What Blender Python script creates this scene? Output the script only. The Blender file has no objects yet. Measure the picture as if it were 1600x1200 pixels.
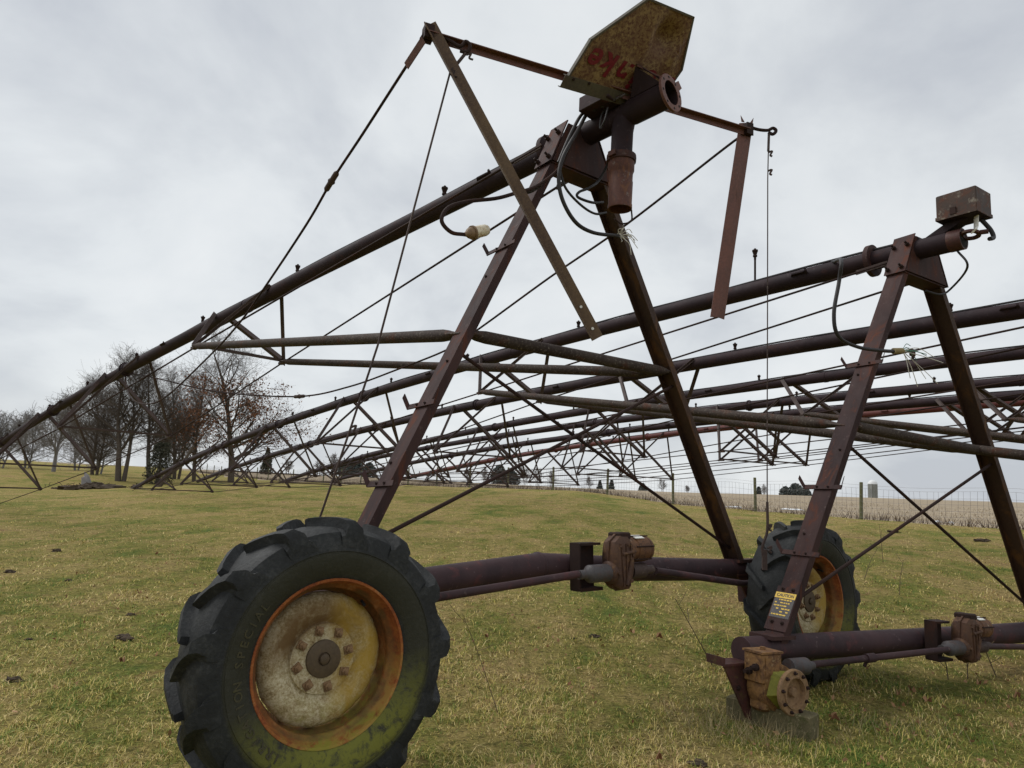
import bpy, bmesh, math, random
import numpy as np
from mathutils import Vector, Matrix, noise as mnoise
R = math.radians
PI = math.pi
scene = bpy.context.scene
COL = scene.collection
V = Vector

# ------------------------------------------------------------------ camera, sky, sun, exposure
PITCH, ROLL, CAMH = .1455, .0515, 1.3725
cd = bpy.data.cameras.new('camera'); cam = bpy.data.objects.new('camera', cd); COL.objects.link(cam)
cd.sensor_fit = 'HORIZONTAL'; cd.sensor_width = 36.0; cd.lens = 36.0 * 1080.64 / 1600
cd.clip_start = .05; cd.clip_end = 6000
cam.matrix_world = Matrix.Translation((0, 0, CAMH)) @ Matrix.Rotation(PI / 2 + PITCH, 4, 'X') @ Matrix.Rotation(ROLL, 4, 'Z')
scene.camera = cam

SUN_EL, SUN_AZ = R(52), R(-70)          # azimuth measured from +Y towards +X
world = bpy.data.worlds.new('World'); scene.world = world; world.use_nodes = True
wn = world.node_tree; wn.nodes.clear()
def N_(nt, t, **kw):
    n = nt.nodes.new(t)
    for k, v in kw.items(): setattr(n, k, v)
    return n
def L_(nt, a, b): nt.links.new(a, b)
def ramp_(nt, src, stops, interp='LINEAR'):
    n = N_(nt, 'ShaderNodeValToRGB'); n.color_ramp.interpolation = interp
    el = n.color_ramp.elements
    while len(el) < len(stops): el.new(.5)
    for e, (p, c) in zip(el, stops):
        e.position = p; e.color = (*c, 1) if len(c) == 3 else c
    if src is not None: L_(nt, src, n.inputs[0])
    return n.outputs[0]
def math_(nt, op, a, b=None, c=None, clamp=False):
    n = N_(nt, 'ShaderNodeMath', operation=op, use_clamp=clamp)
    for i, x in enumerate((a, b, c)):
        if x is None: continue
        if isinstance(x, (int, float)): n.inputs[i].default_value = x
        else: L_(nt, x, n.inputs[i])
    return n.outputs[0]
def noise_(nt, vec, scale, detail=4, rough=.55, dist=0.0):
    n = N_(nt, 'ShaderNodeTexNoise'); n.inputs['Scale'].default_value = scale
    n.inputs['Detail'].default_value = detail; n.inputs['Roughness'].default_value = rough
    n.inputs['Distortion'].default_value = dist
    if vec is not None: L_(nt, vec, n.inputs['Vector'])
    return n.outputs['Fac']
def mix_(nt, fac, a, b):
    n = N_(nt, 'ShaderNodeMix', data_type='RGBA')
    for i, x in ((0, fac), (6, a), (7, b)):
        if isinstance(x, (int, float)): n.inputs[i].default_value = x
        elif isinstance(x, tuple): n.inputs[i].default_value = (*x, 1)
        else: L_(nt, x, n.inputs[i])
    return n.outputs[2]

sky = N_(wn, 'ShaderNodeTexSky', sky_type='NISHITA'); sky.sun_disc = False
sky.sun_elevation = SUN_EL; sky.sun_rotation = SUN_AZ
bg1 = N_(wn, 'ShaderNodeBackground'); bg1.inputs['Strength'].default_value = .08
L_(wn, sky.outputs[0], bg1.inputs['Color'])
tc = N_(wn, 'ShaderNodeTexCoord'); sp = N_(wn, 'ShaderNodeSeparateXYZ'); L_(wn, tc.outputs['Generated'], sp.inputs[0])
zz = math_(wn, 'ADD', math_(wn, 'MAXIMUM', sp.outputs[2], 0.0), .5)
cx = N_(wn, 'ShaderNodeCombineXYZ')
L_(wn, math_(wn, 'DIVIDE', sp.outputs[0], zz), cx.inputs[0]); L_(wn, math_(wn, 'DIVIDE', sp.outputs[1], zz), cx.inputs[1])
cn = noise_(wn, cx.outputs[0], 2.3, 7, .54, .25)
cn2 = noise_(wn, cx.outputs[0], .9, 3, .5, .2)
cl = math_(wn, 'ADD', math_(wn, 'MULTIPLY', cn, .62), math_(wn, 'MULTIPLY', cn2, .38))
ccol = ramp_(wn, cl, [(.36, (.42, .445, .485)), (.45, (.525, .55, .575)), (.52, (.615, .64, .655)), (.64, (.70, .715, .72))])
bg2 = N_(wn, 'ShaderNodeBackground'); L_(wn, ccol, bg2.inputs['Color']); bg2.inputs['Strength'].default_value = 1.0
ms = N_(wn, 'ShaderNodeMixShader'); ms.inputs[0].default_value = .93
L_(wn, bg1.outputs[0], ms.inputs[1]); L_(wn, bg2.outputs[0], ms.inputs[2])
wo = N_(wn, 'ShaderNodeOutputWorld'); L_(wn, ms.outputs[0], wo.inputs[0])

sl = bpy.data.lights.new('sun', 'SUN'); sl.energy = 1.5; sl.angle = R(35); sl.color = (1.0, .975, .94)
sun = bpy.data.objects.new('sun', sl); COL.objects.link(sun)
sdir = V((math.cos(SUN_EL) * math.sin(SUN_AZ), math.cos(SUN_EL) * math.cos(SUN_AZ), math.sin(SUN_EL)))
sun.rotation_euler = sdir.to_track_quat('Z', 'Y').to_euler()
scene.view_settings.view_transform = 'Standard'; scene.view_settings.look = 'None'
scene.view_settings.exposure = 0.36; scene.view_settings.gamma = 1.0; scene.view_settings.use_curve_mapping = False

# ------------------------------------------------------------------ materials
def new_mat(name):
    m = bpy.data.materials.new(name); m.use_nodes = True
    nt = m.node_tree; nt.nodes.clear()
    out = N_(nt, 'ShaderNodeOutputMaterial'); b = N_(nt, 'ShaderNodeBsdfPrincipled')
    L_(nt, b.outputs[0], out.inputs[0])
    return m, nt, b
def bump_(nt, bsdf, h, strength=.3, dist=.01):
    n = N_(nt, 'ShaderNodeBump'); n.inputs['Strength'].default_value = strength; n.inputs['Distance'].default_value = dist
    L_(nt, h, n.inputs['Height']); L_(nt, n.outputs[0], bsdf.inputs['Normal'])
def weathered(name, base, second, rust, s1=3.0, rust_lo=.56, rust_hi=.66, speck=None, rough=.62, spec=.35, fine=60.0, bump=.25, streak=1.0):
    m, nt, b = new_mat(name)
    tcn = N_(nt, 'ShaderNodeTexCoord'); v = tcn.outputs['Object']
    if streak != 1.0:
        mp = N_(nt, 'ShaderNodeMapping'); mp.inputs['Scale'].default_value = (1, 1, streak); L_(nt, v, mp.inputs[0]); vs = mp.outputs[0]
    else: vs = v
    big = noise_(nt, vs, s1, 5, .6, .4); fin = noise_(nt, v, fine, 3, .6)
    c = mix_(nt, ramp_(nt, big, [(.38, (0, 0, 0)), (.62, (1, 1, 1))]), base, second)
    med = noise_(nt, vs, s1 * 3.1, 6, .65, .6)
    c = mix_(nt, ramp_(nt, med, [(rust_lo, (0, 0, 0)), (rust_hi, (1, 1, 1))]), c, rust)
    c = mix_(nt, math_(nt, 'MULTIPLY', ramp_(nt, fin, [(.35, (0, 0, 0)), (.7, (1, 1, 1))]), .35), c, tuple(min(1, x * 1.7) for x in base))
    if speck is not None:
        sc, sl_, sh_, k = speck
        vo = noise_(nt, v, k, 4, .75)
        c = mix_(nt, ramp_(nt, vo, [(sl_, (0, 0, 0)), (sh_, (1, 1, 1))]), c, sc)
    L_(nt, c, b.inputs['Base Color'])
    L_(nt, math_(nt, 'ADD', math_(nt, 'MULTIPLY', med, .35), rough - .17), b.inputs['Roughness'])
    b.inputs['Specular IOR Level'].default_value = spec
    bump_(nt, b, math_(nt, 'ADD', math_(nt, 'MULTIPLY', fin, .5), med), bump, .004)
    return m
M = {}
M['pipe'] = weathered('pipe_steel', (.020, .0125, .0155), (.034, .0195, .022), (.056, .024, .02), 2.0, .58, .72, ((.075, .055, .058), .62, .76, 18), .68, .16, fine=30)
M['redpipe'] = weathered('red_primer_pipe', (.105, .027, .022), (.07, .024, .023), (.04, .02, .02), 1.0, .55, .7, None, .6, .25)
M['leg'] = weathered('leg_steel', (.030, .0165, .0165), (.068, .035, .031), (.105, .034, .018), 3.4, .54, .66, ((.12, .085, .078), .62, .74, 26), .68, .16, streak=.16)
M['leg_rust'] = weathered('leg_rust_steel', (.05, .026, .016), (.03, .017, .014), (.13, .058, .017), 2.4, .52, .68, ((.05, .03, .025), .6, .7, 30), .62, .3, streak=.3)
M['brace'] = weathered('brace_pipe_steel', (.05, .037, .03), (.03, .02, .017), (.07, .028, .017), 2.6, .54, .68, ((.19, .165, .135), .56, .72, 60), .75, .2)
M['rod'] = weathered('rod_steel', (.026, .016, .0145), (.04, .022, .018), (.06, .025, .016), 1.5, .55, .7, None, .7, .12, fine=9, bump=.0)
M['strut'] = weathered('strut_steel', (.066, .045, .039), (.038, .024, .022), (.08, .034, .022), 2.2, .58, .72, ((.17, .14, .125), .62, .73, 30), .65, .25)
M['cable'] = weathered('rubber_cable', (.022, .02, .021), (.034, .03, .031), (.045, .036, .033), 2, .6, .8, None, .55, .3, fine=8, bump=.0)
M['beam'] = weathered('beam_steel', (.030, .0175, .02), (.058, .03, .032), (.095, .034, .034), 2.4, .56, .68, ((.15, .10, .10), .62, .74, 20), .62, .22)
M['galv'] = weathered('dull_galvanised', (.062, .056, .058), (.04, .034, .035), (.07, .038, .028), 6, .52, .7, None, .55, .35)
M['gear'] = weathered('old_yellow_gearbox', (.24, .13, .048), (.15, .072, .034), (.075, .036, .022), 5.5, .46, .58, ((.32, .24, .13), .60, .7, 30), .65, .3, bump=.4)
M['gear_green'] = weathered('mossy_yellow_cap', (.23, .22, .03), (.17, .17, .03), (.10, .08, .03), 8, .56, .68, None, .6, .3)
M['hubrust'] = weathered('hub_rust', (.23, .14, .07), (.17, .105, .06), (.11, .06, .035), 8, .52, .68, ((.3, .22, .13), .6, .7, 50), .7, .25, bump=.4)
M['motor'] = weathered('rusty_motor', (.15, .068, .028), (.075, .036, .022), (.04, .022, .017), 7, .5, .66, ((.33, .25, .17), .63, .7, 22), .6, .35, bump=.5)
M['gearcase'] = weathered('rusty_gearcase', (.085, .042, .024), (.05, .026, .02), (.16, .085, .035), 6, .54, .68, ((.08, .05, .035), .58, .68, 24), .65, .3, bump=.5)
M['label'] = weathered('faded_label', (.72, .72, .68), (.62, .60, .55), (.35, .25, .16), 14, .62, .72, None, .5, .3, bump=.05)
M['panel'] = weathered('mustard_panel', (.25, .175, .08), (.20, .13, .06), (.12, .06, .034), 2.6, .44, .58, ((.105, .048, .028), .47, .58, 48), .6, .3, bump=.35)
M['paneledge'] = weathered('panel_edge', (.085, .075, .05), (.06, .05, .04), (.08, .045, .03), 5, .55, .7, None, .6, .35)
M['lettering'] = weathered('dark_red_paint', (.14, .008, .016), (.12, .010, .016), (.08, .03, .02), 9, .62, .72, None, .5, .35, bump=.1)
M['olivebar'] = weathered('olive_paint_bar', (.125, .08, .042), (.075, .043, .027), (.05, .025, .02), 1.6, .56, .70, None, .6, .35, streak=.4)
M['redbar'] = weathered('red_brown_bar', (.145, .058, .042), (.10, .048, .04), (.075, .036, .028), 3.2, .56, .7, ((.18, .14, .125), .64, .73, 36), .6, .35, streak=.4)
M['droprust'] = weathered('orange_rust_drop', (.095, .036, .024), (.065, .028, .022), (.17, .075, .03), 5, .54, .66, ((.17, .13, .115), .62, .72, 16), .65, .3, streak=.4, bump=.4)
M['boxrust'] = weathered('rusty_box', (.046, .031, .025), (.075, .042, .03), (.10, .038, .022), 5, .50, .62, ((.21, .18, .145), .58, .68, 13), .65, .3)
M['redend'] = weathered('red_pipe_end', (.07, .024, .02), (.045, .021, .018), (.085, .06, .022), 6, .55, .7, None, .6, .3)
M['black'] = weathered('dark_hole', (.012, .011, .011), (.018, .015, .014), (.03, .02, .015), 5, .6, .7, None, .8, .2)
M['wood'] = weathered('old_timber', (.13, .11, .06), (.10, .088, .048), (.07, .075, .028), 7, .54, .66, ((.27, .23, .14), .58, .66, 30), .85, .15, bump=.6)
M['post'] = weathered('green_fence_post', (.14, .14, .075), (.12, .115, .07), (.09, .08, .05), 3, .55, .7, None, .85, .15, bump=.5)
M['wire'] = weathered('fence_wire', (.12, .11, .105), (.10, .085, .08), (.10, .06, .045), 2, .58, .7, None, .5, .4)
M['concrete'] = weathered('silo_concrete', (.20, .205, .185), (.165, .17, .155), (.13, .13, .12), .3, .56, .7, None, .8, .2, fine=4)
M['silotop'] = weathered('silo_dome', (.66, .67, .68), (.58, .59, .6), (.45, .45, .45), .5, .6, .7, None, .4, .4, fine=4)
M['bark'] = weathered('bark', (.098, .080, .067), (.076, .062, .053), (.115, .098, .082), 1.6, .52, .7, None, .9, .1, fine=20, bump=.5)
M['barkhazed'] = weathered('bark_far_hazed', (.21, .195, .19), (.175, .165, .16), (.22, .20, .19), .8, .52, .7, None, .9, .1, fine=10)  # distance haze painted into the bark: lighter and greyer than the near trees
M['snow'] = weathered('snow', (.8, .82, .85), (.74, .77, .8), (.65, .66, .64), 6, .6, .75, None, .6, .3)
M['dirt'] = weathered('dark_clod', (.042, .032, .025), (.07, .052, .036), (.11, .085, .055), 18, .5, .66, None, .95, .1, bump=.8)
M['decalyellow'] = weathered('decal_yellow', (.72, .44, .02), (.66, .42, .05), (.45, .32, .12), 30, .6, .72, None, .4, .4, bump=.05)
M['decalblack'] = weathered('decal_black', (.022, .018, .02), (.04, .03, .028), (.07, .05, .035), 25, .54, .66, None, .4, .4, bump=.05)
M['glass'] = weathered('old_lamp_glass', (.62, .54, .40), (.66, .60, .48), (.36, .19, .07), 14, .50, .64, ((.72, .70, .62), .6, .7, 30), .25, .5, bump=.1)
M['lampcap'] = weathered('lamp_cap', (.20, .13, .075), (.15, .10, .06), (.11, .07, .04), 14, .52, .64, None, .6, .35)
M['white'] = weathered('bare_wire', (.62, .60, .55), (.5, .48, .44), (.3, .27, .22), 20, .6, .7, None, .5, .4, bump=.05)
M['greenwire'] = weathered('green_wire', (.10, .22, .16), (.08, .17, .14), (.2, .2, .17), 20, .6, .7, None, .5, .4, bump=.05)

def leaf_mat(name, c1, c2, c3, scale=1.5):
    m, nt, b = new_mat(name)
    g = N_(nt, 'ShaderNodeNewGeometry'); tcn = N_(nt, 'ShaderNodeTexCoord')
    c = ramp_(nt, g.outputs['Random Per Island'], [(0, c1), (.5, c2), (1, c3)])
    L_(nt, c, b.inputs['Base Color']); b.inputs['Roughness'].default_value = .75; b.inputs['Specular IOR Level'].default_value = .2
    return m
M['oakleaf'] = leaf_mat('brown_oak_leaf', (.16, .065, .032), (.21, .095, .046), (.12, .058, .036))
M['cedar'] = leaf_mat('cedar_foliage', (.045, .05, .035), (.07, .07, .05), (.10, .09, .07))
M['coniferhazed'] = leaf_mat('conifer_foliage_hazed', (.075, .09, .085), (.095, .108, .10), (.12, .13, .12))  # foliage lightened and blued, standing in for haze over the far evergreens
M['brush'] = leaf_mat('dead_brush', (.10, .068, .05), (.15, .11, .075), (.075, .05, .04))
M['stubble'] = leaf_mat('corn_stubble', (.37, .30, .21), (.45, .375, .27), (.28, .215, .15))
M['weed'] = leaf_mat('dry_weed_stalk', (.10, .075, .05), (.16, .12, .075), (.07, .05, .035))
M['straw'] = leaf_mat('dry_straw', (.32, .25, .12), (.42, .34, .19), (.22, .17, .08))
M['fallen'] = leaf_mat('fallen_leaf_brown', (.26, .13, .06), (.35, .21, .11), (.19, .085, .045))

def patch_color(nt, pos, dull=1.0):
    """pasture colour: straw, olive and green patches placed by world position"""
    mp = N_(nt, 'ShaderNodeMapping'); mp.inputs['Scale'].default_value = (1, .62, 0); L_(nt, pos, mp.inputs[0])
    big = noise_(nt, mp.outputs[0], .42, 4, .6, .5)
    med = noise_(nt, mp.outputs[0], 1.35, 5, .62, .7)
    fin = noise_(nt, pos, 9, 4, .7)
    lg = noise_(nt, mp.outputs[0], 3.6, 4, .65, .4)
    f = math_(nt, 'ADD', math_(nt, 'ADD', math_(nt, 'MULTIPLY', big, .34), math_(nt, 'MULTIPLY', med, .34)), math_(nt, 'ADD', math_(nt, 'MULTIPLY', fin, .14), math_(nt, 'MULTIPLY', lg, .18)))
    return math_(nt, 'ADD', math_(nt, 'MULTIPLY', math_(nt, 'SUBTRACT', f, .5), 1.9), .50)
def grass_mats():
    m, nt, b = new_mat('pasture_turf')
    g = N_(nt, 'ShaderNodeNewGeometry'); f = patch_color(nt, g.outputs['Position'])
    c = ramp_(nt, f, [(.28, (.085, .145, .022)), (.40, (.20, .205, .04)), (.50, (.315, .255, .078)), (.60, (.40, .295, .115)), (.72, (.29, .18, .085))])
    spk = noise_(nt, g.outputs['Position'], 42, 5, .75)
    c = mix_(nt, ramp_(nt, spk, [(.34, (1, 1, 1)), (.50, (0, 0, 0))]), c, (.085, .075, .026))
    c = mix_(nt, math_(nt, 'MULTIPLY', ramp_(nt, spk, [(.52, (0, 0, 0)), (.72, (1, 1, 1))]), .6), c, (.46, .38, .19))
    sp2 = noise_(nt, g.outputs['Position'], 11, 5, .72); c = mix_(nt, math_(nt, 'MULTIPLY', ramp_(nt, sp2, [(.36, (1, 1, 1)), (.50, (0, 0, 0))]), .75), c, (.085, .08, .024))
    sp3 = noise_(nt, g.outputs['Position'], 2.6, 5, .75, .8); c = mix_(nt, math_(nt, 'MULTIPLY', ramp_(nt, sp3, [(.57, (0, 0, 0)), (.66, (1, 1, 1))]), .6), c, (.19, .11, .05))
    L_(nt, c, b.inputs['Base Color']); b.inputs['Roughness'].default_value = .95; b.inputs['Specular IOR Level'].default_value = .08
    h = math_(nt, 'ADD', spk, noise_(nt, g.outputs['Position'], 7, 4, .6))
    bump_(nt, b, h, .9, .05)
    M['turf'] = m
    m, nt, b = new_mat('grass_blade')
    g = N_(nt, 'ShaderNodeNewGeometry'); f = patch_color(nt, g.outputs['Position'])
    f2 = math_(nt, 'ADD', f, math_(nt, 'MULTIPLY', math_(nt, 'SUBTRACT', g.outputs['Random Per Island'], .5), .46))
    c = ramp_(nt, f2, [(.20, (.055, .14, .018)), (.36, (.18, .24, .042)), (.47, (.40, .345, .075)), (.57, (.62, .47, .15)), (.68, (.78, .63, .30)), (.80, (.42, .25, .12))])
    L_(nt, c, b.inputs['Base Color']); b.inputs['Roughness'].default_value = .7; b.inputs['Specular IOR Level'].default_value = .2
    M['blade'] = m
    m, nt, b = new_mat('stubble_field')
    g = N_(nt, 'ShaderNodeNewGeometry')
    mp = N_(nt, 'ShaderNodeMapping'); mp.inputs['Rotation'].default_value = (0, 0, R(-38)); mp.inputs['Scale'].default_value = (.16, 1.2, 1); L_(nt, g.outputs['Position'], mp.inputs[0])
    a1 = noise_(nt, mp.outputs[0], .55, 5, .65, .3); a2 = noise_(nt, g.outputs['Position'], 2.4, 5, .75)
    c = ramp_(nt, math_(nt, 'ADD', math_(nt, 'MULTIPLY', a1, .5), math_(nt, 'MULTIPLY', a2, .5)), [(.36, (.21, .165, .115)), (.5, (.32, .26, .185)), (.64, (.41, .34, .25))])
    L_(nt, c, b.inputs['Base Color']); b.inputs['Roughness'].default_value = .95; b.inputs['Specular IOR Level'].default_value = .05
    bump_(nt, b, a2, .8, .1)
    M['field'] = m
grass_mats()

# ------------------------------------------------------------------ mesh helpers
WO = {}                                     # world origin of every object built here (no object is rotated)
class MB:
    def __init__(s): s.v = []; s.f = []; s.mi = []; s.m = 0
    def add(s, vs, fs):
        o = len(s.v); s.v += [tuple(x) for x in vs]; s.f += [tuple(i + o for i in f) for f in fs]; s.mi += [s.m] * len(fs)
    def box(s, c, ax, ay, az, hx, hy, hz, ch=.0):
        c, ax, ay, az = V(c), V(ax).normalized(), V(ay).normalized(), V(az).normalized()
        if ch <= 0:
            vs = [c + ax * hx * i + ay * hy * j + az * hz * k for i in (-1, 1) for j in (-1, 1) for k in (-1, 1)]
            s.add(vs, [(0, 1, 3, 2), (4, 6, 7, 5), (0, 4, 5, 1), (2, 3, 7, 6), (0, 2, 6, 4), (1, 5, 7, 3)]); return
        prof = [(-hx + ch, -hy), (hx - ch, -hy), (hx, -hy + ch), (hx, hy - ch), (hx - ch, hy), (-hx + ch, hy), (-hx, hy - ch), (-hx, -hy + ch)]
        k = [(max(abs(hx), 1e-6) - ch) / hx, (hy - ch) / hy]
        rings = [[c + ax * x * (k[0] if e else 1) + ay * y * (k[1] if e else 1) + az * z for x, y in prof] for z, e in ((-hz, 1), (-hz + ch, 0), (hz - ch, 0), (hz, 1))]
        s.rings(rings, True)
    def rings(s, rings, caps=True, closed=True):
        n = len(rings[0]); vs = [p for r in rings for p in r]; fs = []
        for i in range(len(rings) - 1):
            for j in range(n if closed else n - 1):
                a, b = i * n + j, i * n + (j + 1) % n
                fs.append((a, b, b + n, a + n))
        if caps: fs += [tuple(range(n - 1, -1, -1)), tuple(range((len(rings) - 1) * n, len(rings) * n))]
        s.add(vs, fs)
    def tube(s, pts, r, n=10, caps=True, squash=None, up=(0, 0, 1)):
        pts = [V(p) for p in pts]; k = len(pts)
        rs = [r] * k if isinstance(r, (int, float)) else list(r)
        t0 = (pts[1] - pts[0]).normalized(); u = V(up)
        if abs(t0.dot(u)) > .95: u = V((1, 0, 0))
        x = (u - t0 * u.dot(t0)).normalized(); rings = []
        for i, p in enumerate(pts):
            a = pts[max(0, i - 1)]; b = pts[min(k - 1, i + 1)]; t = (b - a).normalized()
            x = (x - t * x.dot(t)).normalized(); y = t.cross(x)
            q = squash[i] if squash else 1.0
            rings.append([p + x * (math.cos(2 * PI * j / n) * rs[i] * q) + y * (math.sin(2 * PI * j / n) * rs[i] * (1 if q == 1 else 1 + .45 * (1 - q))) for j in range(n)])
        s.rings(rings, caps)
    def prism(s, poly, d):
        poly = [V(p) for p in poly]; d = V(d); n = len(poly)
        s.add(poly + [p + d for p in poly], [tuple(range(n - 1, -1, -1)), tuple(range(n, 2 * n))] + [(i, (i + 1) % n, n + (i + 1) % n, n + i) for i in range(n)])
    def profile(s, p0, p1, prof, X, Y):
        p0, p1, X, Y = V(p0), V(p1), V(X).normalized(), V(Y).normalized()
        s.rings([[p + X * a + Y * b for a, b in prof] for p in (p0, p1)], True)
    def lathe(s, c, axis, xd, prof, n=24, caps=False, jit=None):
        c, z, x = V(c), V(axis).normalized(), V(xd); x = (x - z * x.dot(z)).normalized(); y = z.cross(x)
        rings = []
        for k, (r, h) in enumerate(prof):
            rings.append([c + z * h + (x * math.cos(2 * PI * j / n) + y * math.sin(2 * PI * j / n)) * (r * (jit(k, j) if jit else 1)) for j in range(n)])
        s.rings(rings, caps)
    def disc(s, c, axis, r, h, n=16, r2=None):
        s.lathe(c, axis, (0.31, .17, .93), [(r, 0), (r if r2 is None else r2, h)], n, True)
    def build(s, name, mat, parent=None, origin=None, smooth=35, kind=None):
        me = bpy.data.meshes.new(name)
        o_ = V(origin) if origin is not None else (WO[parent.name] if parent else V((0, 0, 0)))
        me.from_pydata([(p[0] - o_.x, p[1] - o_.y, p[2] - o_.z) for p in s.v], [], s.f)
        for m in (mat if isinstance(mat, (list, tuple)) else [mat]): me.materials.append(m)
        if any(s.mi): me.polygons.foreach_set('material_index', s.mi)
        bm = bmesh.new(); bm.from_mesh(me); bmesh.ops.recalc_face_normals(bm, faces=bm.faces); bm.to_mesh(me); bm.free()
        if smooth:
            me.polygons.foreach_set('use_smooth', [True] * len(me.polygons)); me.set_sharp_from_angle(angle=R(smooth))
        ob = bpy.data.objects.new(name, me); COL.objects.link(ob)
        if parent is not None: ob.parent = parent; ob.location = o_ - WO[parent.name]
        else: ob.location = o_
        WO[ob.name] = o_
        if kind: ob['kind'] = kind
        return ob
def copy_part(src, parent, where):
    c = src.copy(); COL.objects.link(c); c.parent = parent; c.location = V(where) - (WO[parent.name] if parent else V((0, 0, 0)))
    WO[c.name] = V(where); return c
def tag(o, label, cat, group=None, kind=None):
    o['label'] = label; o['category'] = cat
    if group: o['group'] = group
    if kind: o['kind'] = kind
    return o
def empty(name, loc, parent=None):
    o = bpy.data.objects.new(name, None); COL.objects.link(o); o.empty_display_size = .1
    o.location = V(loc) - (WO[parent.name] if parent else V((0, 0, 0)))
    if parent: o.parent = parent
    WO[o.name] = V(loc); return o
def bez(pts, n=10):
    """smooth curve through points (Catmull-Rom)"""
    P = [V(p) for p in pts]; P = [P[0] * 2 - P[1]] + P + [P[-1] * 2 - P[-2]]; out = []
    for i in range(1, len(P) - 2):
        for k in range(n):
            t = k / n; a, b, c, d = P[i - 1:i + 3]
            out.append(.5 * ((2 * b) + (c - a) * t + (2 * a - 5 * b + 4 * c - d) * t * t + (3 * b - a - 3 * c + d) * t ** 3))
    out.append(P[-2]); return out
CH = lambda w, f, t: [(-w / 2, 0), (w / 2, 0), (w / 2, f), (w / 2 - t, f), (w / 2 - t, t), (-w / 2 + t, t), (-w / 2 + t, f), (-w / 2, f)]
AN = lambda a, b, t: [(0, 0), (a, 0), (a, t), (t, t), (t, b), (0, b)]

# ------------------------------------------------------------------ ground
FP, FD = V((12.17, 24.0)), V((-2.42, 3.36))                     # fence line: start, step from post to post
FN = V((.8116, .5845))
def fside(x, y): return (x - FP.x) * FN.x + (y - FP.y) * FN.y
_u = [-3, -.8, -.62, -.55, -.37, -.185, 0, .1, .24, .36, .5, .73, 1.0, 3]
_zc = [-.1, -.05, .05, .22, .60, .93, 1.18, 1.27, .95, .88, .84, .82, .8, .5]
_rc = [30, 30, 33, 36, 40, 40, 36, 34, 33, 30, 25, 22, 21, 20]
_zf = [.4, .6, .8, 1.25, 1.42, 1.50, 1.52, 1.55, 1.75, 2.2, 2.55, 3.0, 3.2, 2]
def gh(x, y):
    r = math.hypot(x, y); az = math.atan2(x, max(y, -1e9))
    if abs(az) > 1.25: uu = 3.0 if az > 0 else -3.0
    else: uu = math.tan(az)
    uu = max(-3, min(3, uu))
    zc = np.interp(uu, _u, _zc); rc = np.interp(uu, _u, _rc) ; zf = np.interp(uu, _u, _zf)
    k = max(0.0, math.cos(az / 2)) if abs(az) > 1.25 else 1.0
    t = max(0, min(1, (r - 5.5) / (rc - 5.5))); t = t * t * (3 - 2 * t) * .35 + t * .65
    z = zc * t * k
    if r > rc:
        d = r - rc
        if uu < -.15:
            z -= (1 - math.exp(-(d / 16) ** 2)) * float(np.interp(uu, [-.75, -.62, -.5, -.37, -.2], [.35, .5, .5, .25, .2]))
        s = max(0, min(1, (r - rc - 2) / (150 - rc))); s = s * s * (3 - 2 * s) if uu < .2 else s
        if uu < -.3: s = s ** 1.5
        z = z + (zf - z) * s
        if r > 170: z = z * .999
    z += .95 * math.exp(-(((x + 42) / 8.5) ** 2 + ((y - 62) / 9) ** 2))
    z += .45 * math.exp(-(((x + 56) / 9) ** 2 + ((y - 60) / 10) ** 2))
    if r < 60: z += .03 * mnoise.noise(V((x * .7, y * .7, 0))) * min(1, r / 8) + .012 * mnoise.noise(V((x * 2.3, y * 2.3, 3)))
    return z
def build_ground():
    az = sorted(set([round(a, 2) for a in np.arange(-52, 52.01, .6)] + [round(a, 2) for a in np.arange(-180, -52, 4)] + [round(a, 2) for a in np.arange(56, 180, 4)]))
    rr = [0.4, .8, 1.2, 1.6, 2.0]
    while rr[-1] < 60: rr.append(rr[-1] * 1.035 + .02)
    while rr[-1] < 3000: rr.append(rr[-1] * 1.16)
    na = len(az); vs = [(0, 0, gh(0, 0.01))]
    for r in rr:
        for a in az: x, y = r * math.sin(R(a)), r * math.cos(R(a)); vs.append((x, y, gh(x, y)))
    A, B = MB(), MB(); fa, fb = [], []
    for j in range(na): fa.append((0, 1 + (j + 1) % na, 1 + j))
    for i in range(len(rr) - 1):
        for j in range(na):
            f = (1 + i * na + j, 1 + i * na + (j + 1) % na, 1 + (i + 1) * na + (j + 1) % na, 1 + (i + 1) * na + j)
            c = sum((V(vs[k]) for k in f), V((0, 0, 0))) / 4
            (fb if fside(c.x, c.y) > .3 else fa).append(f)
    for nm, fs, mt in (('pasture', fa, M['turf']), ('stubble_field', fb, M['field'])):
        used = sorted({k for f in fs for k in f}); ix = {k: n for n, k in enumerate(used)}
        mb = MB(); mb.add([vs[k] for k in used], [tuple(ix[k] for k in f) for f in fs])
        o = mb.build(nm, mt, smooth=180, kind='structure')
        o.data.shade_smooth()
build_ground()

# ------------------------------------------------------------------ irrigation spans with their A-frame towers
TILT = {1: (-.0581, .0168), 2: (-.0214, -.0324)}
TW = {1: (V((.5279, 4.7581, .779)), .6645), 2: (V((3.3468, 5.5863, .3865)), .5179)}
SP = {1: [0.4169, 4.8949, 3.9885, 0.8014, 0.0942, 0.0004, 0.0467], 2: [3.3124, 5.642, 3.5079, 0.6397, 0.0209, 0.0023, -0.0127],
      3: [5.3417, 5.7012, 3.2855, 0.6053, 0.0053, 0.0021, -.0127], 4: [8.0373, 6.3458, 3.3786, 0.5672, -0.011, 0.0025, -.0127],
      5: [11.0773, 6.1234, 3.3564, 0.5849, -0.0224, 0.0022, -.0127], 6: [11.2792, 7.4004, 3.2788, 0.5559, -0.0209, 0.0023, -.0127],
      7: [12.6001, 8.7675, 3.4613, 0.5444, -0.0158, 0.0025, -.0127]}
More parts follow.
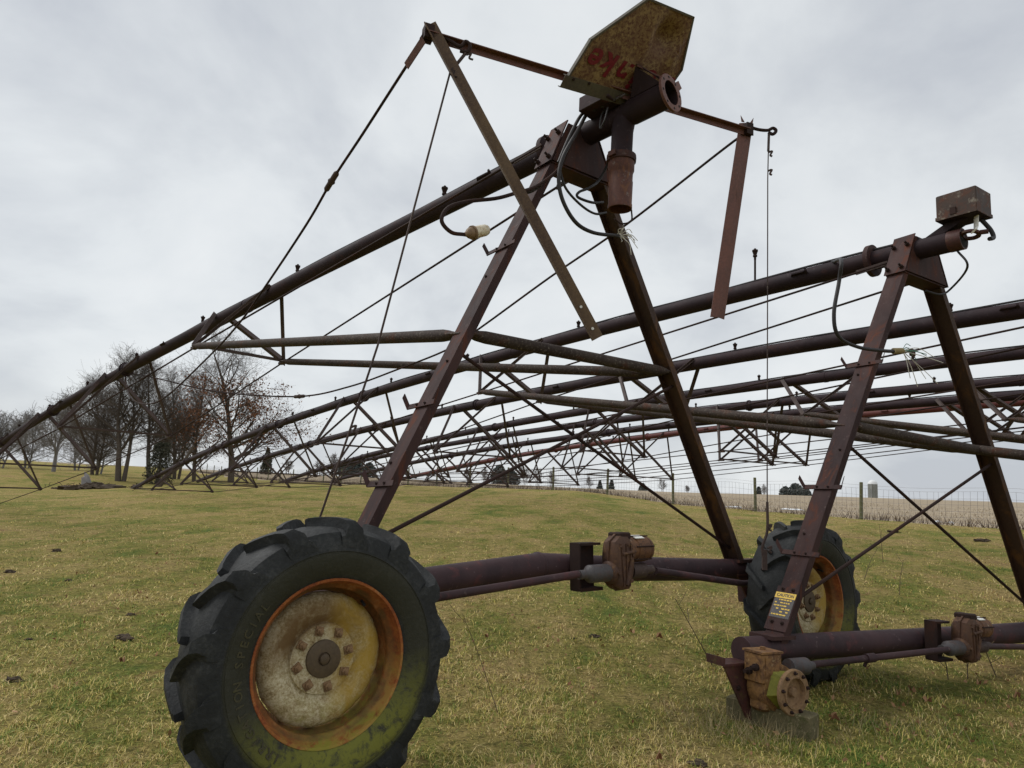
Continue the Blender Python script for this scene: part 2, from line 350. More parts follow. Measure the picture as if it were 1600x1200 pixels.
TR = {1: (5.3613, 4.3671, [0.5704, 0.8408, 0.9393, .93, .85], [0.6262, 1.0688, 1.1778, 1.17, 1.05]),
      2: (5.5352, 5.0996, [0.5462, 0.9171, 1.112, 1.1378, 1.05, .75], [0.6566, 1.0534, 1.3039, 1.2961, 1.1, .6])}
PR = .084
def frame(yaw, tilt, roll):
    b = V((math.cos(yaw), math.sin(yaw), 0)); n = V((math.sin(yaw), -math.cos(yaw), 0)); z = V((0, 0, 1))
    b2 = b * math.cos(roll) + z * math.sin(roll); u2 = z * math.cos(roll) - b * math.sin(roll)
    return b2, n * math.cos(tilt) - u2 * math.sin(tilt), u2 * math.cos(tilt) + n * math.sin(tilt)
def cv(i, s):
    p = SP[i]; return V((p[0] - math.sin(p[3]) * s, p[1] + math.cos(p[3]) * s, p[2] - p[4] * s - p[5] * s * s - p[6] * 1e-3 * s ** 3))
PROTO = {}
def sprinkler(parent, at, ext=0.0):
    key = 'spr%.2f' % ext
    if key not in PROTO:
        m = MB(); z = ext
        if ext: m.tube([(0, 0, -.01), (0, 0, ext)], .011, 8)
        m.lathe((0, 0, 0), (0, 0, 1), (1, 0, 0), [(.001, z), (.012, z), (.013, z + .03), (.022, z + .034), (.022, z + .05), (.017, z + .055), (.026, z + .085), (.030, z + .09), (.030, z + .105), (.014, z + .108), (.010, z + .122), (.001, z + .124)], 10, True)
        PROTO[key] = m.build('sprinkler_head', M['rod'], parent, at); PROTO[key].data.transform(Matrix.Translation(V(at)))
        return PROTO[key]
    return copy_part(PROTO[key], parent, at)
def bolt(parent, at, axis, r=.014, h=.03):
    key = 'bolt%.2f%.2f%.2f%.3f' % (axis.x, axis.y, axis.z, r)
    if key not in PROTO:
        m = MB(); m.lathe((0, 0, 0), axis, (.3, .2, .9), [(r, 0), (r, h * .5), (r * .55, h * .52), (r * .5, h)], 6, True)
        PROTO[key] = m.build('bolt', M['rod'], parent, at); PROTO[key].data.transform(Matrix.Translation(V(at)))
        return PROTO[key]
    return copy_part(PROTO[key], parent, at)

def tyre_wheel(root, C, b, n, u):
    """wheel facing +n at centre C; sub-parts share meshes for the second wheel"""
    w = empty('wheel', C, root)
    if 'tyre' in PROTO:
        for o in PROTO['tyre']: copy_part(o, w, C + (WO[o.name] - PROTO['tyreC']))
        return w
    parts = []
    t = MB(); prof = [(.335, -.10), (.335, -.125), (.37, -.145), (.43, -.162), (.49, -.158), (.536, -.14), (.558, -.10), (.565, 0), (.558, .10), (.536, .14), (.49, .158), (.457, .163), (.4545, .1595), (.448, .1595), (.4455, .1625), (.43, .1625), (.37, .147), (.342, .128), (.335, .105)]
    t.lathe(C, n, b, prof, 84)
    NL = 13
    def pt(a, h, r): return C + n * h + (b * math.cos(a) + u * math.sin(a)) * r
    for sd in (1, -1):
        for k in range(NL):
            a0 = 2 * PI * (k + (.5 if sd < 0 else 0)) / NL
            # ang offset (deg), n, base r, top r, half width
            st = [(-2.4, .1590, .462, .468, .040), (-1.4, .1625, .492, .508, .046), (-.4, .158, .524, .560, .041), (1.6, .138, .546, .588, .028), (4.0, .110, .552, .597, .023), (7.0, .070, .556, .600, .021), (10.5, .033, .559, .601, .020), (13.5, .0, .559, .601, .020), (14.6, -.016, .559, .596, .016)]
            top_, ring = [], []
            for a, h, rb, rt, hw in st:
                am = a0 + R(a); dw = hw / .57
                hh_ = rt - rb; ring.append([pt(am + dw * q_, h * sd, rb - .008 + (hh_ + .008) * f_) for q_, f_ in ((-1.6, 0), (-1.12, .18), (-.90, .86), (-.80, 1), (.80, 1), (.90, .86), (1.12, .18), (1.6, 0))])
            t.rings(ring, True)
    parts.append(t.build('tyre', M['tyre'], w, C, 33))
    r_ = MB()
    r_.lathe(C, n, b, [(.332, .10), (.343, .112), (.346, .122), (.340, .130), (.330, .128), (.324, .112), (.318, .085), (.300, .07), (.296, .055), (.300, .045), (.303, .02), (.281, -.01), (.276, -.06), (.30, -.09), (.33, -.11)], 72)
    parts.append(r_.build('rim', M['rim'], w, C, 50))
    rnd = random.Random(4); ph = [rnd.uniform(.93, 1.0) for _ in range(72)]
    d_ = MB()
    d_.lathe(C, n, b, [(.286, -.006), (.282, .014), (.264, .034), (.228, .048), (.19, .047), (.162, .026), (.148, .020), (.144, .034), (.09, .036), (.001, .036)], 72,
             jit=lambda k, j: (1 if k > 2 else (.976 + .010 * math.sin(j * .26 + 1) + .006 * math.sin(j * 1.1) + .006 * math.sin(j * 2.3))))
    parts.append(d_.build('wheel_disc', M['disc'], w, C, 40))
    h_ = MB(); h_.lathe(C, n, b, [(.079, .037), (.078, .046), (.074, .049), (.028, .049), (.026, .043), (.022, .043), (.021, .058), (.017, .061), (.001, .061)], 32)
    parts.append(h_.build('hub_cap', M['hubdark'], w, C, 40))
    for k in range(8):
        a = R(12 + 45 * k); cc = C + (b * math.cos(a) + u * math.sin(a)) * .118
        rad = (b * math.cos(a) + u * math.sin(a)); tg = (u * math.cos(a) - b * math.sin(a))
        rot = .5 * math.sin(k * 2.1); ax = rad * math.cos(rot) + tg * math.sin(rot); ay = tg * math.cos(rot) - rad * math.sin(rot)
        g = MB(); g.box(cc + n * .040, ax, ay, n, .020, .017, .004)
        g.lathe(cc + n * .043, n, ax, [(.0165, 0), (.0165, .012), (.012, .015), (.009, .015), (.009, .022), (.001, .023)], 6, True)
        parts.append(g.build('lug_nut', M['hubrust'], w, cc + n * .04))
    # raised sidewall lettering
    def ring_text(txt, a_start, a_end, rad, size, cw=True):
        m_ = len(txt); out = []
        for q, chh in enumerate(txt):
            if chh == ' ': continue
            g = MB()
            a = R(a_start + (a_end - a_start) * (q + .5) / m_)
            fc = bpy.data.curves.new('t', 'FONT'); fc.body = chh; fc.size = size; fc.align_x = 'CENTER'; fc.extrude = .0022; fc.offset = .0008; fc.resolution_u = 2
            fo = bpy.data.objects.new('t', fc); me = fo.to_mesh()
            rad_ = b * math.cos(a) + u * math.sin(a); tg = (b * math.sin(a) - u * math.cos(a))      # clockwise seen from +n
            hh = np.interp(rad + size * .35, [.342, .37, .43, .455], [.128, .147, .1625, .163])
            slope = (rad_ * 1.0 - n * .28).normalized(); base = C + rad_ * rad + n * np.interp(rad, [.342, .37, .43, .455], [.128, .147, .1625, .163])
            up_ = (rad_ + n * ((hh - np.interp(rad, [.342, .37, .43, .455], [.128, .147, .1625, .163])) / (size * .35))).normalized()
            nn = tg.cross(up_); nn = nn if nn.dot(n) > 0 else -nn
            g.add([base + tg * v.co.x + up_ * v.co.y + nn * (v.co.z + .0005) for v in me.vertices], [tuple(p.vertices) for p in me.polygons])
            fo.to_mesh_clear(); bpy.data.objects.remove(fo); bpy.data.curves.remove(fc); out.append(g.build('raised_letter', M['tyreletter'], w, C, 30))
        return out
    parts += ring_text('IRRIGATION SPECIAL', 238, 138, .380, .050)
    st_ = MB()                                                          # valve stem
    a = R(52); st_.tube([C + (b * math.cos(a) + u * math.sin(a)) * .285 + n * .03, C + (b * math.cos(a) + u * math.sin(a)) * .27 + n * .075], .007, 8)
    parts.append(st_.build('valve_stem', M['black'], w, C))
    PROTO['tyre'] = parts; PROTO['tyreC'] = C.copy()
    return w

def wheel_mats(b, n, u):
    def base(name):
        m, nt, bs = new_mat(name); tcn = N_(nt, 'ShaderNodeTexCoord'); v = tcn.outputs['Object']
        def dot(d):
            q = N_(nt, 'ShaderNodeVectorMath', operation='DOT_PRODUCT'); L_(nt, v, q.inputs[0]); q.inputs[1].default_value = d; return q.outputs['Value']
        X, Y = dot(b), dot(u)
        rad = math_(nt, 'SQRT', math_(nt, 'ADD', math_(nt, 'MULTIPLY', X, X), math_(nt, 'MULTIPLY', Y, Y)))
        return m, nt, bs, v, X, Y, rad
    # tyre: weathered black rubber, dusty, moss on the lower half of the inner sidewall
    m, nt, bs, v, X, Y, rad = base('tyre_rubber')
    n1 = noise_(nt, v, 7, 5, .6, .3); n2 = noise_(nt, v, 60, 4, .65); n3 = noise_(nt, v, 22, 5, .7, .5)
    c = ramp_(nt, math_(nt, 'ADD', math_(nt, 'MULTIPLY', n1, .6), math_(nt, 'MULTIPLY', n2, .4)), [(.36, (.0095, .010, .0105)), (.52, (.019, .0205, .021)), (.68, (.05, .051, .05))])
    ring = math_(nt, 'MULTIPLY', ramp_(nt, rad, [(.34, (0, 0, 0)), (.36, (1, 1, 1)), (.452, (1, 1, 1)), (.462, (0, 0, 0))]), 1)
    ringm = math_(nt, 'MULTIPLY', ring, .55)
    c = mix_(nt, ringm, c, (.038, .036, .018))
    low = ramp_(nt, math_(nt, 'ADD', math_(nt, 'MULTIPLY', Y, -1.0), math_(nt, 'MULTIPLY', X, .2)), [(0.06, (0, 0, 0)), (.36, (1, 1, 1))])
    ring2 = ramp_(nt, rad, [(.33, (1, 1, 1)), (.43, (.9, .9, .9)), (.47, (0, 0, 0))])
    ms_ = math_(nt, 'MULTIPLY', math_(nt, 'MULTIPLY', low, ring2), ramp_(nt, n3, [(.34, (0, 0, 0)), (.52, (1, 1, 1))]))
    c = mix_(nt, math_(nt, 'MULTIPLY', ms_, .9), c, (.17, .17, .02))
    L_(nt, c, bs.inputs['Base Color']); bs.inputs['Roughness'].default_value = .66; bs.inputs['Specular IOR Level'].default_value = .3
    bump_(nt, bs, math_(nt, 'ADD', n2, math_(nt, 'MULTIPLY', n3, 1.4)), .45, .006); M['tyre'] = m
    # rim: orange rust, mossy below, inner barrel mixed darker towards olive-brown
    m, nt, bs, v, X, Y, rad = base('rim_rust')
    n1 = noise_(nt, v, 9, 5, .65, .5); n2 = noise_(nt, v, 70, 4, .7); n3 = noise_(nt, v, 16, 5, .65, .6)
    c = ramp_(nt, math_(nt, 'ADD', math_(nt, 'MULTIPLY', n1, .65), math_(nt, 'MULTIPLY', n2, .35)), [(.34, (.10, .03, .014)), (.47, (.235, .062, .018)), (.56, (.31, .10, .025)), (.68, (.36, .20, .10))])
    low = ramp_(nt, math_(nt, 'ADD', math_(nt, 'MULTIPLY', Y, -1.0), math_(nt, 'MULTIPLY', X, .45)), [(.08, (0, 0, 0)), (.30, (1, 1, 1))])
    ms_ = math_(nt, 'MULTIPLY', low, ramp_(nt, n3, [(.36, (0, 0, 0)), (.52, (1, 1, 1))]))
    st_ = ramp_(nt, noise_(nt, v, 5, 4, .6, 1.5), [(.40, (0, 0, 0)), (.6, (1, 1, 1))])
    c = mix_(nt, math_(nt, 'MULTIPLY', ms_, .95), c, mix_(nt, st_, (.24, .22, .03), (.33, .19, .045)))
    c = mix_(nt, math_(nt, 'MULTIPLY', ramp_(nt, rad, [(.312, (1, 1, 1)), (.322, (0, 0, 0))]), ramp_(nt, n1, [(.36, (.85, .85, .85)), (.62, (.25, .25, .25))])), c, (.10, .062, .022))
    L_(nt, c, bs.inputs['Base Color']); bs.inputs['Roughness'].default_value = .7; bs.inputs['Specular IOR Level'].default_value = .3
    bump_(nt, bs, math_(nt, 'ADD', n2, n1), .3, .004); M['rim'] = m
    # disc: old cream paint, rust brown shoulder above, yellow-ochre right, pale lichen below
    m, nt, bs, v, X, Y, rad = base('cream_disc')
    n1 = noise_(nt, v, 6, 5, .6, .5); n2 = noise_(nt, v, 95, 4, .8); n3 = noise_(nt, v, 14, 5, .65, .6)
    n4 = noise_(nt, v, 28, 5, .7, .8); mixn = math_(nt, 'ADD', math_(nt, 'MULTIPLY', n2, .45), math_(nt, 'ADD', math_(nt, 'MULTIPLY', n4, .30), math_(nt, 'MULTIPLY', n1, .25)))
    c = ramp_(nt, mixn, [(.36, (.12, .075, .035)), (.46, (.33, .26, .14)), (.55, (.54, .47, .32)), (.66, (.66, .60, .45))])
    br = math_(nt, 'MULTIPLY', ramp_(nt, math_(nt, 'ADD', Y, math_(nt, 'MULTIPLY', X, -.3)), [(-.04, (0, 0, 0)), (.12, (1, 1, 1))]), ramp_(nt, rad, [(.12, (.2, .2, .2)), (.15, (1, 1, 1)), (.215, (.95, .95, .95)), (.262, (.35, .35, .35))]))
    c = mix_(nt, math_(nt, 'MULTIPLY', br, ramp_(nt, n3, [(.28, (.5, .5, .5)), (.55, (1, 1, 1))])), c, (.135, .078, .032))
    oc = math_(nt, 'MULTIPLY', ramp_(nt, X, [(-.02, (0, 0, 0)), (.12, (1, 1, 1))]), ramp_(nt, n1, [(.30, (0, 0, 0)), (.50, (1, 1, 1))]))
    c = mix_(nt, math_(nt, 'MULTIPLY', oc, .88), c, (.36, .225, .03))
    gl = math_(nt, 'MULTIPLY', ramp_(nt, math_(nt, 'MULTIPLY', Y, -1), [(.12, (0, 0, 0)), (.26, (1, 1, 1))]), ramp_(nt, n3, [(.4, (0, 0, 0)), (.6, (1, 1, 1))]))
    c = mix_(nt, math_(nt, 'MULTIPLY', gl, .55), c, (.33, .31, .09))
    L_(nt, c, bs.inputs['Base Color']); bs.inputs['Roughness'].default_value = .8; bs.inputs['Specular IOR Level'].default_value = .2
    bump_(nt, bs, math_(nt, 'ADD', n2, n1), .35, .003); M['disc'] = m
    M['tyreletter'] = weathered('raised_tyre_letters', (.060, .053, .03), (.045, .042, .027), (.07, .068, .024), 12, .56, .7, None, .7, .2)
    M['hubdark'] = weathered('hub_dark_cap', (.085, .06, .035), (.07, .048, .03), (.11, .075, .04), 12, .56, .7, None, .6, .3)

def motor_gear(root, P, B0, U0, sc=1.0):
    """centre gear motor with bracket, couplings; B0,U0 centre in the tower plane"""
    P0_ = P; P = lambda B, N, U: P0_(B0 + (B - B0) * sc, .085 + (N - .085) * sc, U0 + (U - U0) * sc)
    bvec = P0_(1, 0, 0) - P0_(0, 0, 0); nvec = P0_(0, 1, 0) - P0_(0, 0, 0); uvec = P0_(0, 0, 1) - P0_(0, 0, 0)
    m = MB(); m.box(P(B0 - .20, .115, U0 + .02), bvec, nvec, uvec, .10 * sc, .012, .155 * sc); m.box(P(B0 - .20, .16, U0 - .13), bvec, nvec, uvec, .10 * sc, .05, .010)
    m.box(P(B0 - .20, .15, U0 + .165), bvec, nvec, uvec, .10 * sc, .045, .008); m.box(P(B0 - .295, .15, U0 + .02), bvec, nvec, uvec, .006, .045, .15 * sc)
    m.build('motor_bracket', M['rod'], root)
    g = MB()                                                        # cast gear case: rounded drop shape
    prof = [(-.02, -.155), (.055, -.15), (.09, -.06), (.105, .05), (.085, .15), (.045, .20), (-.02, .20), (-.075, .16), (-.09, .06), (-.08, -.06), (-.06, -.13)]
    for dn, k in ((.215, .82), (.235, 1.0), (.335, 1.0), (.36, .80)): pass
    g.rings([[P(B0 - .02 + q * k, dn, U0 + .02 + w * k) for q, w in prof] for dn, k in ((.20, .80), (.225, 1.0), (.33, 1.0), (.355, .78))])
    g.rings([[P(B0 - .02 + q * 1.09, dn, U0 + .02 + w * 1.06) for q, w in prof] for dn in (.268, .284)])
    g.tube([P(B0 - .02, .36, U0 - .10), P(B0 + .03, .365, U0 + .06)], .014 * sc, 8); g.tube([P(B0 - .06, .36, U0 + .10), P(B0 + .07, .36, U0 + .115)], .012, 8)
    g.lathe(P(B0 - .09, .28, U0 - .02), bvec, nvec, [(.075 * sc, 0), (.075 * sc, -.03), (.06 * sc, -.045), (.04 * sc, -.05)], 20, True)
    for q_ in (-.05, .0, .045): g.prism([P(B0 - .02 + q_, .33, U0 + .17), P(B0 - .02 + q_ + .008, .33, U0 + .17), P(B0 - .02 + q_ * .6 + .008, .33, U0 - .11), P(B0 - .02 + q_ * .6, .33, U0 - .11)], nvec * .032)
    for w_, q_ in ((-.09, -.05), (.06, -.12), (.09, .09), (-.05, .16), (.03, .18)):
        g.lathe(P(B0 - .02 + w_ * .8, .352, U0 + .02 + q_ * .8), nvec, bvec, [(.013, 0), (.013, .012), (.001, .014)], 6)
    g.build('gear_case', M['gearcase'], root, smooth=40)
    o = MB(); c0 = P(B0 + .07, .27, U0 + .125)
    o.lathe(c0, bvec, uvec, [(r_ * sc, h_ * sc) for r_, h_ in [(.02, -.03), (.085, -.02), (.088, .03), (.08, .035), (.08, .055), (.088, .06), (.088, .17), (.08, .175), (.08, .185), (.084, .19), (.082, .21), (.06, .225), (.02, .23), (.001, .23)]], 26, True)
    o.build('motor_drum', M['motor'], root, smooth=40)
    e = MB()
    for k in range(6):
        a = 2 * PI * k / 6 + .3; d = uvec * math.cos(a) + nvec * math.sin(a)
        e.tube([c0 + d * .092 * sc + bvec * .02, c0 + d * .092 * sc + bvec * .20 * sc], .005, 6)
    e.box(c0 + uvec * .09 - bvec * .055, bvec, nvec, uvec, .05, .06, .022, .008)
    e.build('motor_tie_rods', M['rod'], root)
    l = MB(); an = (uvec * .93 + nvec * .37).normalized(); l.box(c0 + an * .0905 * sc + bvec * .09 * sc, bvec, an.cross(bvec), an, .045 * sc, .026 * sc, .0025)
    l.build('motor_label', M['label'], root)
    for s_, r_, L in ((-1, .058 * sc, .17 * sc), (1, .052 * sc, .14 * sc)):
        q = MB(); a = P(B0 - .02 + s_ * .11, .285, U0 - .02); d = bvec * s_
        q.lathe(a, d, uvec, [(r_ * .85, .002), (r_, 0), (r_, L), (r_ * .6, L + .02), (.028, L + .03), (.028, L + .09)], 20, True)
        q.lathe(a, d, uvec, [(.001, -.004), (r_ * .8, -.004), (r_ * .8, .001)], 16, True)
        q.build('shaft_coupling', M['galv'] if s_ < 0 else M['strut'], root)

def gearbox(root, P, sB, Bc, U0, hub=True, gm='gear'):
    """wheel gearbox at a beam end; hub disc faces +n"""
    b = P(1, 0, 0) - P(0, 0, 0); n = P(0, 1, 0) - P(0, 0, 0); u = P(0, 0, 1) - P(0, 0, 0)
    m = MB(); m.box(P(Bc - .07, .15, U0 + .115), b, n, u, .088, .07, .085, .007); m.box(P(Bc - .07, .15, U0 + .206), b, n, u, .094, .076, .006); m.box(P(Bc - .07, .222, U0 + .13), b, n, u, .06, .003, .05)
    m.lathe(P(Bc, .08, U0), n, u, [(.10, 0), (.14, .01), (.145, .03), (.145, .10), (.136, .115), (.136, .14)], 28, True)
    m.box(P(Bc, .14, U0 - .02), b, n, u, .12, .06, .12, .02)
    m.tube([P(Bc - .07, .15, U0 + .21), P(Bc - .07, .15, U0 + .23)], .018, 6)
    m.build('gearbox', M[gm], root, smooth=40)
    k = MB()                                                        # pyramidal yellow-green bearing cap
    rg = [[P(Bc + math.cos(a) * .132, .21, U0 + math.sin(a) * .132) for a in [2 * PI * j / 5 + .9 for j in range(5)]],
          [P(Bc + math.cos(a) * .085, .272, U0 + math.sin(a) * .085) for a in [2 * PI * j / 5 + .9 for j in range(5)]]]
    k.rings(rg); k.build('bearing_cap', M['gear_green'], root, smooth=20)
    s = MB()
    s.prism([P(Bc - .32, .075, U0 + .11), P(Bc + .16, .075, U0 + .11), P(Bc + .12, .075, U0 - .16), P(Bc - .02, .075, U0 - .24), P(Bc - .12, .075, U0 - .20)], n * -.014)
    s.prism([P(Bc - .33, .085, U0 + .11), P(Bc - .10, .085, U0 + .11), P(Bc - .10, -.06, U0 + .11), P(Bc - .33, -.06, U0 + .11)], u * .014)
    s.prism([P(Bc - .332, .085, U0 + .125), P(Bc - .332, -.06, U0 + .125), P(Bc - .332, -.06, U0 + .16), P(Bc - .332, .085, U0 + .16)], b * .010)
    s.build('gearbox_bracket', M['redend'], root)
    for q in (0, 1): bolt(root, P(Bc - .20 + .14 * q, .078, U0 - .02 - .06 * q), n, .016, .016)
    for q in (0, 1):
        t = MB(); t.lathe(P(Bc - .168, .13 + q * .05, U0 + .09 + .03 * q), -b, u, [(.022, -.02), (.022, .012), (.014, .014), (.013, .04)], 8, True); t.build('plug_bolt', M['rod'], root)
    if hub:
        h = MB(); h.lathe(P(Bc, .235, U0), n, u, [(.06, -.02), (.06, .06), (.128, .066), (.132, .072), (.132, .086), (.127, .092), (.096, .092), (.093, .100), (.084, .100), (.077, .070), (.068, .066), (.03, .064), (.028, .084), (.022, .092), (.001, .093)], 36, True)
        hb = h.build('hub_flange', M['hubrust'], root, P(Bc, .25, U0), smooth=35)
        for k_ in range(9):
            a = 2 * PI * k_ / 9 + .2; bolt(hb, P(Bc + math.cos(a) * .111, .325, U0 + math.sin(a) * .111), n, .011, .022)
    c = MB(); c.lathe(P(Bc + .115, .19, U0 + .11), b, u, [(.05, 0), (.052, .16), (.034, .175), (.028, .19), (.026, .23)], 20, True)
    c.build('shaft_coupling', M['galv'], root)

def tower(i, root, P, beam, motor, full=True, hb=1.5255):
    """A-frame: P(B,N,U) maps tower coordinates to the world"""
    b = P(1, 0, 0) - P(0, 0, 0); n = P(0, 1, 0) - P(0, 0, 0); u = P(0, 0, 1) - P(0, 0, 0)
    A, C, Hh = 1.7803, .2258, 2.8935
    legs = {}
    for s in (-1, 1):
        p0, p1 = P(s * (A + .005), 0, -.01), P(s * (C - .02), 0, Hh + .10)
        t = (p1 - p0).normalized(); o = (b * s - t * (b * s).dot(t)).normalized()          # outward
        legs[s] = (p0, t, o)
        m = MB(); m.profile(p0 + o * .028, p1 + o * .028, CH(.145, .058, .007), n, -o)
        lg = m.build('leg', M['leg'] if s < 0 else M['leg_rust'], root)
        if s > 0: lg['label'] = 'leg showing its rust-streaked hollow inner side'
        for q, d in ((.35, .03), (.8, -.03), (1.5, .03), (2.2, -.03)):                      # bolt heads on the web
            bolt(lg, p0 + t * q + o * .029 + n * d, o, .010, .012)
        # foot saddle
        f = MB(); f.box(P(s * (A + .02), 0, .045), b, n, u, .11, .095, .012); f.build('foot_plate', M['leg'], root)
    k = (A - C) / Hh
    LB = lambda s, h: P(s * (A - k * h), 0, h)
    # cap
    m = MB()
    for N0 in (-.092, .080): m.prism([P(-.30, N0, 2.89), P(.30, N0, 2.89), P(.14, N0, 3.23), P(-.14, N0, 3.23)], n * .012)
    m.prism([P(-.30, -.08, 2.875), P(.30, -.08, 2.875), P(.30, .08, 2.875), P(-.30, .08, 2.875)], u * .01)
    for s in (-1, 1): m.prism([P(s * .313, -.085, 2.88), P(s * .313, .095, 2.88), P(s * .145, .095, 3.25), P(s * .145, -.085, 3.25)], b * s * .011)
    cap = m.build('tower_cap', M['leg'], root)
    o = legs[-1][2]
    for hh, nn in ((2.92, -.055), (2.92, .06), (3.14, -.055), (3.14, .06)):
        bolt(cap, P(-.325 + .19 * (hh - 2.85) / .43, nn, hh) - b * .011, o, .017, .05)
    # base beam (two straight halves with a kink)
    m = MB(); m.tube([P(q, 0, w) for q, w in beam], .085, 20); bo = m.build('base_beam', M['beam'], root, smooth=30)
    q, w = beam[2] if len(beam) > 3 else beam[1]; m = MB(); m.lathe(P(q, 0, w), b, u, [(.084, -.012), (.090, -.006), (.091, .004), (.084, .012)], 22); m.build('weld_bead', M['beam'], bo)
    # cross pipe, X rods
    def pipe_flat(a, c, r=.042, fl=(.05, .05)):
        a, c = V(a), V(c); L = (c - a).length; d = (c - a) / L; g = MB()
        st = [0, fl[0] * .7, fl[0] + .02, fl[0] + .09]; en = [L - fl[1] - .09, L - fl[1] - .02, L - fl[1] * .7, L]
        sq = [.38, .5, .8, 1, 1, .8, .5, .38]
        g.tube([a + d * q for q in st + en], r, 12, True, sq); return g
    pipe_flat(LB(-1, hb + .0) + n * .02, LB(1, hb) + n * .02).build('cross_pipe', M['brace'], root)
    for p, q in ((LB(-1, 1.42) - n * .02, P(A - .06, -.02, .15)), (P(-A + .16, .02, .26), LB(1, 1.42) + n * .02)):
        g = MB(); g.tube([p, q], .0125, 8); g.build('diagonal_rod', M['rod'], root)
    # climbing brackets on the outer web of the near leg
    p0, t, o = legs[-1]
    if full:
        for h in (.585, 1.05, 2.16) if i == 1 else (.57, 1.04, 2.03):
            c0 = p0 + t * (h / t.dot(u)) + o * .038
            g = MB(); g.box(c0, n, t, o, .15, .017, .004); g.box(c0 - n * .15 + o * .0 + t * .0, n, t, o, .004, .017, .004)
            g.prism([c0 - n * .15 + t * .017, c0 - n * .15 - t * .017, c0 - n * .185 - t * .005 + u * .05 + o * .02, c0 - n * .185 + t * .028 + u * .05 + o * .02], o * .006)
            g.prism([c0 + n * .15 + t * .017, c0 + n * .15 - t * .017, c0 + n * .162 + t * .0 + u * .045, c0 + n * .162 + t * .036 + u * .045], o * .006)
            br = g.build('climbing_bracket', M['leg'], root)
            for d in (-.045, .045): bolt(br, c0 + n * d + o * .004, o, .009, .012)
    motor_gear(root, P, *motor)
    return legs, LB, pipe_flat

def shaft(root, pts, r=.024):
    g = MB(); g.tube(pts, r, 12); g.build('drive_shaft', M['beam'], root)

